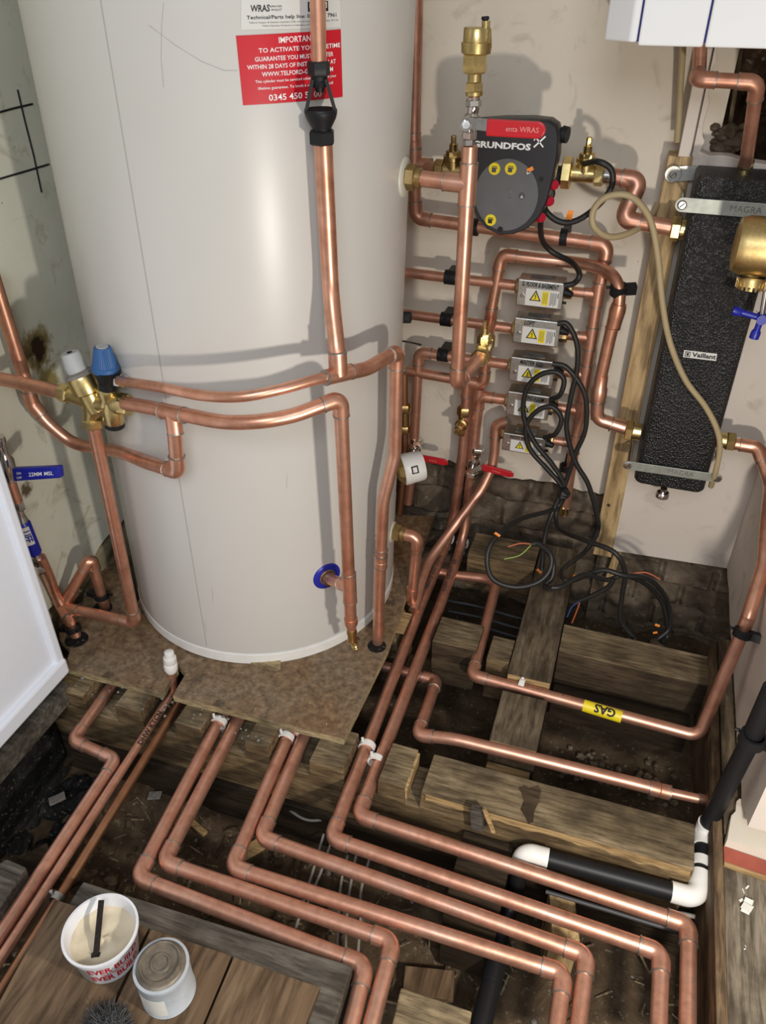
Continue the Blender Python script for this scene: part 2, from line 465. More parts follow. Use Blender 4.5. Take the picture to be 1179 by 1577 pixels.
def spline_pipe(label, pts, r=RP, m='copper', root=None, n=8, cat='pipe', name='copper_pipe', part='tube'):
    pts = catmull(pts, n); mb = MB(); sweep(mb, pts, r, 20)
    if root is None:
        root = thing(name, min(pts, key=lambda p: p.z), label, cat)
    link(part, mb, m, root); return root
def clip(name, p, ax, r, m, label, base=V((0,0,-1)), cat='pipe clip', group=None, w=.012, reach=.02):
    "a pipe clip: open ring round the pipe with a foot towards base"
    ax = V(ax).normalized(); base = V(base); base = (base-ax*base.dot(ax)).normalized(); s = ax.cross(base)
    ro, ri = r*1.36, r*1.06; n = 22; mb = MB(); vs = []
    a0, a1 = 0, 2*PI
    for k in range(n+1):
        a = a0+(a1-a0)*k/n; d = -base*math.cos(a)+s*math.sin(a)
        for q, rr in ((-1, ro), (1, ro), (1, ri), (-1, ri)): vs.append(V(p)+d*rr+ax*(q*w/2))
    fs = []
    for k in range(n):
        for j in range(4): fs.append([k*4+j, k*4+(j+1)%4, (k+1)*4+(j+1)%4, (k+1)*4+j])
    fs += [[0,1,2,3], [n*4+3, n*4+2, n*4+1, n*4]]
    root = thing(name, V(p), label, cat, group)
    mb.add(vs, fs, False); link('band', mb, m, root)
    mb = MB(); obox(mb, V(p)+base*(ro+reach/2-.002), base, s, ax, (reach, r*1.3, w)); link('foot', mb, m, root)
    mb = MB(); cyl(mb, V(p)-base*ro*.9+s*ro*.55, V(p)-base*(ro+.006)+s*ro*.55, .003, 10); link('catch', mb, m, root)
    return root
def cable(label, pts, r, m, name='cable', cat='cable', n=8, group=None, parent=None):
    mb = MB(); sweep(mb, catmull(pts, n), r, 10)
    if parent is not None: return link(name, mb, m, parent)
    return tag(link(name, mb, m), label, cat, group)
# ================================================================== SETTING
GZ = -.30
def ground():
    mb = MB(); nx, ny = 110, 120; x0, x1, y0, y1 = -1.7, .9, -.3, 1.95; vs = []
    for j in range(ny+1):
        for i in range(nx+1):
            x = x0+(x1-x0)*i/nx; y = y0+(y1-y0)*j/ny
            h = .035*noise.noise(V((x*5, y*5, 0)))+.014*noise.noise(V((x*19, y*19, 3)))+.006*noise.noise(V((x*50, y*50, 7)))
            vs.append(V((x, y, GZ+h)))
    mb.add(vs, [[j*(nx+1)+i, j*(nx+1)+i+1, (j+1)*(nx+1)+i+1, (j+1)*(nx+1)+i] for j in range(ny) for i in range(nx)], True)
    struct('floor', mb, 'dirt')
ground()
def jag(pts, amp, n):
    "subdivide a polyline and roughen it"
    out = []
    for (a, b) in zip(pts[:-1], pts[1:]):
        for k in range(n):
            t = k/n; out.append((a[0]+(b[0]-a[0])*t+random.uniform(-amp, amp), a[1]+(b[1]-a[1])*t+random.uniform(-amp, amp)))
    out.append(pts[-1]); return out
YW = 1.80
# plaster of the back wall, its lower edge broken away above the brick
bot = [(p.x, p.z) for p in (P(585, 690, y=YW), P(655, 705, y=YW), P(700, 712, y=YW), P(780, 735, y=YW), P(850, 745, y=YW), P(925, 760, y=YW))]
bot = [(-1.16, .2), (-.9, .17)] + bot + [(.1, .13)]
poly = [(.1, 1.75), (-1.16, 1.75)] + jag(bot, .006, 6)
mb = MB(); extrude(mb, poly[::-1], 'y', YW, YW+.025); struct('wall_back', mb, 'plaster_back')
# rough masonry under and behind the plaster
def rough_wall(name, x0, x1, z0, z1, y, m, amp=.02, n=60):
    mb = MB(); vs = []; nz = max(4, int(n*(z1-z0)/(x1-x0)))
    for j in range(nz+1):
        for i in range(n+1):
            x = x0+(x1-x0)*i/n; z = z0+(z1-z0)*j/nz
            fx, fz = (x/.13+(.5 if int((z+5)/.075) % 2 else 0)) % 1, ((z+5)/.075) % 1
            mort = .012 if (fx < .1 or fz < .16) else 0
            vs.append(V((x, y+mort+amp*noise.noise(V((x*14, z*14, y)))+amp*.5*noise.noise(V((x*40, z*40, 2))), z)))
    mb.add(vs, [[j*(n+1)+i, j*(n+1)+i+1, (j+1)*(n+1)+i+1, (j+1)*(n+1)+i] for j in range(nz) for i in range(n)], True)
    # back face closes the wall
    mb.add([(x0,y+.1,z0),(x1,y+.1,z0),(x1,y+.1,z1),(x0,y+.1,z1)], [[0,3,2,1]])
    return struct(name, mb, m)
rough_wall('wall_back_brick', -1.2, .12, -.34, .28, YW+.03, 'old_brick', .02, 110)
rough_wall('wall_back_right_brick', .03, .45, -.34, .14, 1.80, 'old_brick', .02, 60)
rough_wall('wall_cavity', .0, .55, .90, 1.6, 1.93, 'cavity_brick', .03, 60)
# painted panel on the right of the back wall with the broken opening at its top
YP = 1.75
pl = P(940, 848, y=YP); pr = P(1119, 874, y=YP)
oz = P(1090, 245, y=YP).z
ox = P(1100, 80, y=YP).x
poly = [(pl.x-.004, pl.z), (.348, pl.z+.012), (.348, oz-.01)] + jag([(.348, oz-.01), (.16, oz), (ox+.012, oz+.012)], .004, 5)[1:]
poly += jag([(ox+.012, oz+.012), (ox+.012, oz+.10), (ox+.004, oz+.2), (ox+.002, 1.7)], .006, 6)[1:] + [(.052, 1.7), (.052, pl.z+.5)]
mb = MB(); extrude(mb, poly, 'y', YP, YP+.045); struct('wall_back_right', mb, 'plaster_panel', .002)
# right wall
XR = .345
def yz_prism(poly, x0, x1, m, name, bevel=0, org=None):
    mb = MB(); extrude(mb, poly, 'x', x0, x1); return struct(name, mb, m, bevel, org)
low = jag([(1.80, .015), (1.5, .012), (1.2, .02), (1.02, .03), (.945, .055)], .004, 6)
yz_prism([(.93, 1.7), (1.80, 1.7)]+low, XR, XR+.1, 'plaster_right', 'wall_right')
# left wall: plaster above rough masonry
XL = -1.15
lowl = jag([(1.9, .12), (1.5, .10), (1.3, .085), (1.1, .045), (.9, .03), (.3, .03)], .006, 7)
yz_prism([(.3, 1.75), (1.9, 1.75)]+lowl, XL-.06, XL, 'plaster_left', 'wall_left', org=V((0,0,0)))
mb = MB(); vs = []; ny, nz = 90, 24
for j in range(nz+1):
    for i in range(ny+1):
        y = .2+1.7*i/ny; z = -.34+.5*j/nz
        vs.append(V((XL-.018+.02*noise.noise(V((3, y*14, z*14))), y, z)))
mb.add(vs, [[j*(ny+1)+i, (j+1)*(ny+1)+i, (j+1)*(ny+1)+i+1, j*(ny+1)+i+1] for j in range(nz) for i in range(ny)], True)
struct('wall_left_masonry', mb, 'crumbly_plaster')
# marker lines on the left wall, pencil note
lw = lambda px, py: P(px, py, x=XL+.0008)
root = thing('marker_lines', lw(30, 270), 'black marker setting-out lines drawn on the wall left of the tank', 'marking')
for k, ln in enumerate([[(-12, 176), (20, 167), (50, 160)], [(-12, 279), (25, 268), (75, 253)], [(27, 138), (38, 185), (52, 240), (64, 296)]]):
    mb = MB(); sweep(mb, [lw(*q) for q in ln], .0018, 6); link('line', mb, 'black_ink', root)
nb = frame(lw(62, 775), lw(78, 850)-lw(62, 775), V((0,1,.1)), .001)
o = text_mb('B.G010', frame(lw(88, 848), lw(62, 782)-lw(88, 848), V((0,-1,-.25)), -.001), .035, align='LEFT', shear=.3)
tag(link('pencil_note', o, 'grey_dark'), 'faint pencil writing on the left wall plaster above the floor', 'writing')

# ---------------------------------------------------------------- timbers
ZJ = -.018
def prism(name, poly, axis, d0, d1, m, label=None, cat='joist', bevel=.002, parent=None, group=None, side_m=None):
    mb = MB(); extrude(mb, poly, axis, d0, d1)
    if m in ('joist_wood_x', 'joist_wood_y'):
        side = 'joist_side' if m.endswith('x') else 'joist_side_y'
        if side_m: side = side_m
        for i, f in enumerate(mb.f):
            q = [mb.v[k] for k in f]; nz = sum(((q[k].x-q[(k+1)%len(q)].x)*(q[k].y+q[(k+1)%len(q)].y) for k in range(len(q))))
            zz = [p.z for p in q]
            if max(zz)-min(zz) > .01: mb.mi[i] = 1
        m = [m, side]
    o = link(name, mb, m, parent, bevel=bevel)
    if parent is None: tag(o, label, cat, group)
    return o
# main joist across the frame, notched for the pipes
def notch(x0, x1, d): return [(x0, ZJ), (x0+.003, ZJ-d), (x1-.003, ZJ-d), (x1, ZJ)]
top = [(-1.15, ZJ-.015), (-1.0, ZJ)]
for a, b, d in ((-.965, -.885, .05), (-.825, -.742, .05), (-.682, -.582, .047), (-.532, -.442, .047), (-.372, -.300, .047), (-.246, -.214, .05)): top += notch(a, b, d)
top += [(.275, ZJ)]
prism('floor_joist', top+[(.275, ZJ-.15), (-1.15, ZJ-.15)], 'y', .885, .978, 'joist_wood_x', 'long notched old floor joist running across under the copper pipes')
mb = MB()   # flat dark patch on its top, painting the shade of a gouged slot
sl = [P(x, y, z=ZJ) for x, y in ((798, 1214), (806, 1210), (815, 1214), (828, 1210), (833, 1218), (829, 1236), (822, 1250), (821, 1266), (813, 1268), (807, 1256), (801, 1247), (806, 1234), (803, 1222))]
mb = MB(); extrude(mb, [(p.x, p.y) for p in sl][::-1], 'z', ZJ-.002, ZJ+.0012); tag(link('slot_shade_patch', mb, 'joist_mid'), 'flat dark patch painted as the shade of a gouged slot on the long joist', 'slot')
# split pale edge strips along the front arris of the joist
random.seed(11); lo_ = [(-.205+.475*k/40, ZJ-.016-.010*noise.noise(V((k*.35, 0, 2)))-random.uniform(0, .004)) for k in range(41)]
mb = MB(); extrude(mb, [(.27, ZJ-.0035), (-.205, ZJ-.0035)]+lo_, 'y', .8825, .8865)
tag(link('split_arris', mb, 'cut_wood'), 'pale broken edge along the front of the long joist', 'splinter')
prism('gouge_chip', [(-.246+.0, ZJ), (-.243, ZJ-.055), (-.2405, ZJ)], 'y', .883, .97, 'cut_wood', 'thin pale split sliver standing at the empty notch of the long joist', 'splinter', 0)
# lower timber along the joist foot with a cable on it
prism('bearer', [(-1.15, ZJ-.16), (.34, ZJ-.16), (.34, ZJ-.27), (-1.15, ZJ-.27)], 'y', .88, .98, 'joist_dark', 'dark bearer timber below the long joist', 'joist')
# centre trimmer running away from the camera, notched where the gas pipe crosses
yz = [(1.045, ZJ), (1.186, ZJ), (1.192, -.055), (1.232, -.055), (1.236, ZJ), (1.74, ZJ), (1.74, -.14), (1.045, -.14)]
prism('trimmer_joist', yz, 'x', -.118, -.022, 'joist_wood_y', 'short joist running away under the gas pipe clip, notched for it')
for y0 in (1.044, 1.2345):
    mb = MB(); box(mb, (-.07, y0, -.026), (.092, .003, .016)); tag(link('sawn_face', mb, 'cut_wood'), 'fresh pale sawn end on the centre joist, ' + ('nearer one' if y0 < 1.1 else 'behind the gas pipe'), 'sawn end')
prism('joist_tenon', [(-.116, -.078), (-.028, -.078), (-.028, -.16), (-.116, -.16)], 'y', .985, 1.042, 'cut_wood', 'orange-brown sawn tenon between the centre joist and the long joist', 'joist')
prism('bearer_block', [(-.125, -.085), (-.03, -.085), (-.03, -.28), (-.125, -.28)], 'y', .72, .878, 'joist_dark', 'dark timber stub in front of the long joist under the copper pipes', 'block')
mb = MB(); bar(mb, P(733, 1245, y=.868), P(735, 1275, y=.868), .022, .016, (0,1,0)); tag(link('wood_wedge', mb, 'grey_wood', bevel=.002), 'grey wooden wedge driven against the front of the long joist', 'wedge')
mb = MB(); bar(mb, P(745, 1245, y=.865), P(760, 1282, y=.855), .006, .005, (0,1,0)); tag(link('wood_splinter', mb, 'cut_wood'), 'pale splinter leaning beside the grey wedge', 'splinter')
# far joist to the right of the trimmer
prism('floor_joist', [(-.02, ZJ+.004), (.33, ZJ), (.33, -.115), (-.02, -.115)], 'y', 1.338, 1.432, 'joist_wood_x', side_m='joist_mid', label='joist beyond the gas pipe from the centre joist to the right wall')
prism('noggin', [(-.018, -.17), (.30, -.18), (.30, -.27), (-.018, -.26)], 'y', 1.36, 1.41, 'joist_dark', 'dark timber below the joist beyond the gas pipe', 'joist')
# left of the trimmer
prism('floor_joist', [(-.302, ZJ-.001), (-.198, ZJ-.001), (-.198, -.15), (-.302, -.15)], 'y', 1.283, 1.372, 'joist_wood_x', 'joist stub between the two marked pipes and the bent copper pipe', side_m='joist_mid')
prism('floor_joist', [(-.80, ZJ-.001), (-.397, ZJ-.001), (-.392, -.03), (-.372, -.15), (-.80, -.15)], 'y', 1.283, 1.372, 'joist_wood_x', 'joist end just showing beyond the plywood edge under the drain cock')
mb = MB(); box(mb, (-.388, 1.325, -.024), (.03, .07, .004)); tag(link('pale_cut', mb, 'cut_wood'), 'pale fresh cut wood beside the drain cock', 'cut')
prism('joist_block', [(-.172, ZJ-.006), (-.120, ZJ-.006), (-.120, -.15), (-.172, -.15)], 'y', 1.275, 1.352, 'joist_wood_x', 'small joist block between the bent pipe and the centre joist', 'block')
prism('wall_plate', [(-.300, ZJ-.002), (-.122, ZJ-.002), (-.122, -.13), (-.300, -.13)], 'y', 1.63, 1.735, 'joist_wood_x', 'timber plate by the back wall under the rising copper pipes')
prism('loose_batten', [(.03, -.10), (.16, -.20), (.16, -.245), (.03, -.145)], 'y', 1.50, 1.545, 'grey_wood', 'grey offcut of timber leaning in the hole below the panel', 'offcut')
# timbers along the right wall
prism('edge_timber', [(.302, 0.0), (.318, 0.0), (.318, -.16), (.302, -.16)], 'y', .40, 1.46, 'skirting_wood', 'thin brown edge board along the foot of the right wall', 'board', .001)
prism('skirting_batten', [(.319, .006), (.344, .012), (.344, -.12), (.319, -.12)], 'y', .955, 1.47, 'joist_wood_y', 'worn timber lath between edge board and right wall plaster', 'board')
# floor surface at the lower right beyond the door jamb
mb = MB(); extrude(mb, [(.3185, .2), (.60, .2), (.60, .872), (.3185, .895)], 'z', -.02, -.001); struct('floor_hall', mb, 'hall_board', .001)
mb = MB(); extrude(mb, [(.3185, .90), (.60, .868), (.60, .906), (.3185, .934)], 'z', -.02, .003); tag(link('red_strip', mb, 'red_paint', bevel=.001), 'faded red painted strip at the edge of the lower right floor', 'strip')
mb = MB(); extrude(mb, [(.3185, .8955), (.60, .8725), (.60, .879), (.3185, .902)], 'z', -.02, .004); tag(link('pale_edging', mb, 'cut_wood'), 'thin pale splintered edge in front of the red strip', 'edging')
mb = MB(); extrude(mb, jag([(.322, .935), (.60, .908), (.60, 1.02), (.345, 1.03), (.328, .985)], .004, 3), 'z', -.01, .022); tag(link('torn_plaster', mb, 'torn_plaster'), 'white torn lining paper and plaster at the foot of the right wall', 'plaster')
for k, (ax_, ay, bx, by) in enumerate([(1146, 1284, 1138, 1302), (1158, 1266, 1155, 1280), (1152, 1280, 1160, 1272)]):
    pass
def scatter_chips(label, name, m, rect, z, n, smin, smax):
    mb = MB()
    for k in range(n):
        x = random.uniform(rect[0], rect[1]); y = random.uniform(rect[2], rect[3]); s = random.uniform(smin, smax); a = random.uniform(0, PI)
        ux = V((math.cos(a), math.sin(a), random.uniform(-.2,.2))); uy = V((-math.sin(a), math.cos(a), random.uniform(-.2,.2)))
        obox(mb, (x, y, z+s*.12), ux, uy, ux.cross(uy), (s, s*random.uniform(.15,.6), s*.12))
    o = link(name, mb, m); tag(o, label, 'debris', kind='stuff')
scatter_chips('small pale flakes lying on the lower right floor', 'plaster_flakes', 'paper', (.33, .42, .45, .88), 0, 12, .003, .009)
mb = MB(); obox(mb, P(1150, 1395, z=.006), (.3,1,.1), (1,-.3,.1), (0,0,1), (.026,.013,.002)); obox(mb, P(1150, 1397, z=.010), (.5,1,0), (1,-.5,.3), (0,0,1), (.012,.016,.002)); tag(link('paper_scrap', mb, 'paper'), 'torn scrap of pale paper on the lower right floor', 'scrap')

# front grey joist with floorboards on it
zf = -.0185
a = P(128, 1357, z=zf); b = P(543, 1487, z=zf)
ang = math.atan2(b.y-a.y, b.x-a.x)
mb = MB(); ux = V((math.cos(ang), math.sin(ang), 0)); uy = V((-math.sin(ang), math.cos(ang), 0))
Lj = (b-a).length
obox(mb, a+ux*Lj/2-uy*.047+V((0,0,-.055)), ux, uy, (0,0,1), (Lj, .094, .11)); tag(link('floor_joist', mb, 'grey_wood', bevel=.003), 'grey weathered joist end under the floorboards at lower left', 'joist')
fb = [[(84, 1385), (228, 1428), (158, 1577), (128, 1640), (-30, 1640), (-20, 1577)],
      [(232, 1430), (356, 1471), (312, 1577), (284, 1640), (134, 1640), (164, 1575)],
      [(360, 1473), (492, 1520), (470, 1577), (444, 1640), (290, 1640), (316, 1577)]]
lbl = ['brown floorboard carrying the white tub, leftmost of three', 'brown floorboard between two dark gaps under the upturned tin', 'brown floorboard with cut end at right of the upturned tin']
for q, l in zip(fb, lbl):
    pp = [P(x, y, z=0) for x, y in q]
    mb = MB(); extrude(mb, [(p.x, p.y) for p in pp][::-1], 'z', -.018, 0); tag(link('floorboard', mb, 'floorboard', bevel=.0012), l, 'floorboard', 'floorboards at lower left')
q = [P(x, y, z=-.02) for x, y in ((617, 1520), (727, 1557), (716, 1600), (598, 1600))]
mb = MB(); extrude(mb, [(p.x, p.y) for p in q][::-1], 'z', -.09, -.02); tag(link('floor_joist', mb, 'joist_wood_x', bevel=.003), 'pale-topped end of a sawn joist at the bottom edge of the picture', 'joist')
q = [P(x, y, z=-.02) for x, y in ((-25, 1345), (10, 1322), (40, 1335), (0, 1398), (-25, 1420))]
mb = MB(); extrude(mb, [(p.x, p.y) for p in q][::-1], 'z', -.11, -.02); tag(link('joist_block', mb, 'grey_wood', bevel=.003), 'grey timber block left of the three long pipes', 'block')
q = [P(x, y, z=-.09) for x, y in ((-25, 1330), (130, 1378), (110, 1400), (60, 1450), (-25, 1430))]
mb = MB(); extrude(mb, [(p.x, p.y) for p in q][::-1], 'z', -.15, -.10); tag(link('bearer_board', mb, 'floorboard', bevel=.003), 'splintered brown board under the three left pipes', 'board')
q = [P(x, y, z=-.14) for x, y in ((845, 1370), (885, 1385), (893, 1450), (850, 1440))]
mb = MB(); extrude(mb, [(p.x, p.y) for p in q][::-1], 'z', -.29, -.14); tag(link('timber_offcut', mb, 'pine', bevel=.002), 'pale timber offcut seen between the pipe runs left of the black waste pipe', 'offcut')

# plywood boards
def plyboard(px, label, holes=()):
    pts = [(p.x, p.y) for p in (P(x, y, z=0) for x, y in px)]
    root = thing('plywood_board', V((pts[0][0], pts[0][1], -.018)), label, 'board', 'plywood boards under the tank')
    mb = MB(); extrude(mb, pts[::-1], 'z', -.018, 0, 0, 1); o = link('sheet', mb, ['ply_face', 'ply_edge'], root)
    return root
b_r = plyboard([(266, 1071), (286, 1037), (262, 1010), (210, 930), (300, 780), (668, 795), (597, 1000), (529, 1138)], 'plywood board under the tank with its straight front corner at right')
b_l = plyboard([(100, 1028), (250, 1067), (262, 1048), (274, 1030), (262, 1010), (210, 930), (205, 925), (175, 830), (140, 858), (128, 925), (90, 950), (92, 985), (108, 1000)], 'smaller plywood board left of the tank with rounded pipe cut-outs')
def hole(px, py, r, label):  # flat near-black disc on the board paints the shade inside the hole
    c = P(px, py, z=0); mb = MB(); lathe(mb, c+V((0,0,-.004)), c+V((0,0,.0009)), [(0, r), (1, r)], 24); tag(link('hole_shade_disc', mb, 'near_black'), label, 'hole')
hole(157, 937, .024, 'painted shade of a pipe hole at the back of the smaller board'); hole(118, 985, .026, 'painted shade of a pipe hole at the left edge of the smaller board')
hole(580, 995, .021, 'painted shade of a pipe hole at the right edge of the board under the tank')
mb = MB(); extrude(mb, [(p.x, p.y) for p in (P(385, 1022, z=.001), P(432, 1018, z=.001), P(432, 1030, z=.001), P(425, 1034, z=.001))][::-1], 'z', .0005, .006); tag(link('packing_wedge', mb, 'ply_edge'), 'thin pale packing wedge under the front of the tank', 'wedge')

# rubble, chips and dark lumps on the ground
def lump(mb, c, s, seed, mi=0):
    vs = []; fs = []; n, k = 7, 5
    for j in range(k+1):
        for i in range(n):
            th = 2*PI*i/n; ph = PI*j/k
            d = V((math.sin(ph)*math.cos(th), math.sin(ph)*math.sin(th), math.cos(ph)*.7))
            vs.append(V(c)+d*s*(1+.45*noise.noise(d*2+V((seed, 0, 0)))))
    for j in range(k):
        for i in range(n): fs.append([j*n+i, (j+1)*n+i, (j+1)*n+(i+1)%n, j*n+(i+1)%n])
    mb.add(vs, fs, False, mi)
def rubble_field(label, m, rect, n, s0, s1, name='rubble', z=GZ):
    mb = MB()
    for k in range(n):
        s = random.uniform(s0, s1); lump(mb, (random.uniform(rect[0], rect[1]), random.uniform(rect[2], rect[3]), z+s*.35), s, k*1.7)
    tag(link(name, mb, m), label, 'rubble', kind='stuff')
rubble_field('dark stones and dirt clods under the left pipes', 'dirt', (-1.12, -.5, .35, .88), 160, .004, .018)
rubble_field('near-black lumps in the corner below the white panel', 'near_black', (-1.14, -.95, .45, .88), 45, .012, .035)  # lumps in the near-black material
rubble_field('small grey stones on the ground under the pipe runs', 'stone_grey', (-.9, .32, .3, .88), 130, .002, .007)
rubble_field('broken masonry in the hole below the painted panel', 'old_brick', (.03, .33, 1.48, 1.74), 60, .012, .035)
rubble_field('gravel on the ground beyond the gas pipe', 'old_brick', (-.0, .30, 1.22, 1.33), 60, .003, .010)
rubble_field('plaster crumbs on the long joist ends', 'stone_grey', (-1.0, -.55, .89, .96), 60, .0015, .004, 'crumbs', ZJ)
def chips(label, rect, n, z=GZ+.02, l=(.01, .04)):
    mb = MB()
    for k in range(n):
        a = random.uniform(0, PI); c = V((random.uniform(rect[0], rect[1]), random.uniform(rect[2], rect[3]), z+random.uniform(0,.01)))
        ux = V((math.cos(a), math.sin(a), random.uniform(-.25,.25))); Lc = random.uniform(*l)
        obox(mb, c, ux, V((-ux.y, ux.x, 0)), V((0,0,1)), (Lc, random.uniform(.001, .004), .001))
    tag(link('wood_shavings', mb, 'splinter'), label, 'shavings', kind='stuff')
chips('wood splinters on the ground below the pipe runs', (-.65, .30, .3, .85), 260)
chips('wood splinters on the ground at the left', (-1.0, -.6, .4, .85), 60)
for (px, py, w, h, rz, l) in ((165, 975+330, .05, .012, .5, ''), ):
    pass
def offcut(px, py, z, s, a, tilt, m, label, name='timber_offcut'):
    c = P(px, py, z=z); ux = V((math.cos(a), math.sin(a), tilt)).normalized(); uy = V((-math.sin(a), math.cos(a), 0)); uz = ux.cross(uy)
    mb = MB(); obox(mb, c, ux, uy, uz, s); tag(link(name, mb, m, bevel=.001), label, 'offcut')
offcut(305, 1275, -.27, (.05, .013, .008), -.4, .1, 'cut_wood', 'small pale stick between the second and third pipe from the left run')
offcut(385, 1310, -.27, (.06, .03, .006), .9, .1, 'cut_wood', 'tan chip of board seen between the middle pipe pair')
offcut(85, 1175, -.25, (.12, .045, .015), 1.1, .25, 'joist_dark', 'dark plank piece leaning in the black corner')
offcut(45, 1195, -.24, (.07, .02, .01), .4, .1, 'stone_grey', 'grey flaking strip in the black corner')
offcut(88, 1230, -.26, (.035, .02, .006), .8, .1, 'stone_grey', 'blue-grey slate fragment in the black corner', 'slate_fragment')
offcut(238, 1225, -.27, (.03, .02, .004), .3, .1, 'stone_grey', 'pale triangular slate chip between the left pipes', 'slate_fragment')
offcut(660, 1515, -.25, (.09, .05, .01), .2, .05, 'floorboard', 'brown board scrap on the ground by the bottom joist end')
offcut(40, 1340, -.20, (.10, .06, .012), .9, .1, 'joist_dark', 'dark red-brown board piece left of the long pipes')
offcut(925, 1425, -.26, (.03, .02, .012), .5, .1, 'cut_wood', 'pale wood chip near the elbow of the fourth pipe')
offcut(760, 1360, -.27, (.09, .07, .03), .2, .05, 'dirt', 'brown clod of shavings under the pipes')
# ================================================================== HOT WATER TANK
tank = thing('hot_water_cylinder', (TX, TY, 0), 'tall white hot water cylinder standing on the plywood board', 'hot water tank')
mb = MB(); vs = []; zs = [.033, .0335, .4, .8, 1.2, 1.60, 1.64]; n = 160
for z in zs:
    r = TR-.02 if z > 1.62 else TR
    for k in range(n): vs.append(tank_pt(2*PI*k/n, z, r))
fs = [[j*n+k, j*n+(k+1)%n, (j+1)*n+(k+1)%n, (j+1)*n+k] for j in range(len(zs)-1) for k in range(n)]
mb.add(vs, fs, True); mb.f.append([(len(zs)-1)*n+k for k in range(n)]); mb.sm.append(False); mb.mi.append(0)
link('body', mb, 'tank_paint', tank)
mb = MB(); lathe(mb, (TX, TY, .001), (TX+TK*.032, TY, .032), [(0, TR-.004), (.1, TR+.001), (.9, TR+.001), (1, TR-.003)], n); o = link('base_ring', mb, 'white_plastic', tank); o['label'] = 'off-white plastic base ring'
t0, z0 = tank_uv(T(150, 3, TR)); t1, z1 = tank_uv(T(318, 994, TR))
def strip(th0, za, th1, zb, w, off=.0006):
    mb = MB(); vs = []
    for k in range(13):
        t = k/12; z = za+(zb-za)*t; th = th0+(th1-th0)*t
        vs += [tank_pt(th-w/2/TR, z, TR+off), tank_pt(th+w/2/TR, z, TR+off)]
    return mb.add(vs, [[2*k, 2*k+1, 2*k+3, 2*k+2] for k in range(12)])
link('seam', strip(t0, 1.6, t1, z1, .0013), 'scratch_grey', tank)
# fine scratches
def tank_scratch(px, w=.0008):
    mb = MB(); pts = []
    for x, y in px: pts.append(tank_uv(T(x, y, TR)))
    vs = []
    for th, z in pts: vs += [tank_pt(th-w/2/TR, z, TR+.0005), tank_pt(th+w/2/TR, z+w, TR+.0005)]
    return mb.add(vs, [[2*k, 2*k+1, 2*k+3, 2*k+2] for k in range(len(pts)-1)])
for q in ([(252, 4), (249, 40), (248, 90), (252, 135)], [(230, 40), (270, 70), (310, 95), (345, 109), (365, 109)], [(315, 955), (318, 975)], [(326, 905), (328, 918), (327, 926)], [(442, 730), (441, 752)]):
    link('scratch', tank_scratch(q), 'scratch_grey', tank)
# labels
def tank_quad(tl, tr, br, bl, off):
    c = [tank_uv(T(x, y, TR)) for x, y in (tl, tr, br, bl)]
    def f(u, v):
        a = c[0][0]+(c[1][0]-c[0][0])*u; b = c[3][0]+(c[2][0]-c[3][0])*u
        za = c[0][1]+(c[1][1]-c[0][1])*u; zb = c[3][1]+(c[2][1]-c[3][1])*u
        return tank_pt(b+(a-b)*v, zb+(za-zb)*v, TR+off)
    return f
RL = ((363, 55), (524, 45), (527, 149), (374, 162))
o = link('guarantee_label', grid_patch(tank_quad(*RL, .0008), 0, 1, 0, 1, 16, 2), 'label_red', tank); o['label'] = 'red guarantee label with white lettering'
W_ = 1.0
tm = tank_quad(*RL, .0013)
for s, v, wd, h, cx, bd in (('IMPORTANT', .905, .345, .115, .545, .012), ('TO ACTIVATE YOUR LIFETIME', .775, .80, .085, .585, .012), ('GUARANTEE YOU MUST REGISTER', .655, .76, .085, .525, .012),
                    ('WITHIN 28 DAYS OF INSTALLATION AT', .545, .86, .085, .50, .012), ('WWW.TELFORD-GROUP.COM', .435, .70, .088, .545, .012),
                    ('This cylinder must be serviced annually to validate your', .335, .80, .055, .53, .008), ('lifetime guarantee. To book a service please call', .235, .74, .055, .52, .008), ('0345 450 5  00', .085, .52, .125, .50, .012)):
    t = text_mb(s, lambda a, b: V((a, b, 0)), 1, bold=bd)
    xs = [p.x for p in t.v]; ys = [p.y for p in t.v]
    kx = wd/(max(xs)-min(xs)); mx = (max(xs)+min(xs))/2
    t.v = [tm(cx+(p.x-mx)*kx, v+p.y*h*1.05) for p in t.v]
    link('lettering', t, 'white_text', o)
WL = ((371, 4), (505, 2), (526, 40), (374, 47))
WL = ((371, -42), (521, -50), (524, 42), (371, 46))
o = link('approval_label', grid_patch(tank_quad(*WL, .0007), 0, 1, 0, 1, 12, 2), 'label_white', tank); o['label'] = 'white approval label above the red one'
tm2 = tank_quad(*WL, .0012)
for s, v, wd, h, cx, bd, mk in (('WRAS', .37, .18, .16, .175, .02, 'black_ink'), ('APPROVED', .40, .12, .045, .32, .0, 'black_ink'), ('PRODUCT', .34, .10, .045, .33, .0, 'black_ink'), ('Technical/Parts help line: 01952     7961', .215, .90, .085, .50, .012, 'black_ink'),
                            ('Telford Copper & Stainless Cylinders LTD. Unit 22 Furnace Drive, Halesfield  TF7 1F2', .125, .90, .035, .52, 0, 'grey_dark'), ('Telford Stainless Products is a Subsidiary of Telford Copper', .065, .62, .035, .50, 0, 'grey_dark')):
    t = text_mb(s, lambda a, b: V((a, b, 0)), 1, bold=bd)
    xs = [p.x for p in t.v]; kx = wd/(max(xs)-min(xs)); mx = (max(xs)+min(xs))/2
    t.v = [tm2(cx+(p.x-mx)*kx, v+p.y*h*1.05) for p in t.v]
    link('lettering', t, mk, o)
link('logo_patch', grid_patch(tm2, .64, .86, .29, .46, 6, 2), 'black_ink', o)
tm3 = tank_quad(*WL, .0016)
link('logo_patch', grid_patch(tm3, .655, .845, .345, .445, 6, 2), 'label_white', o)
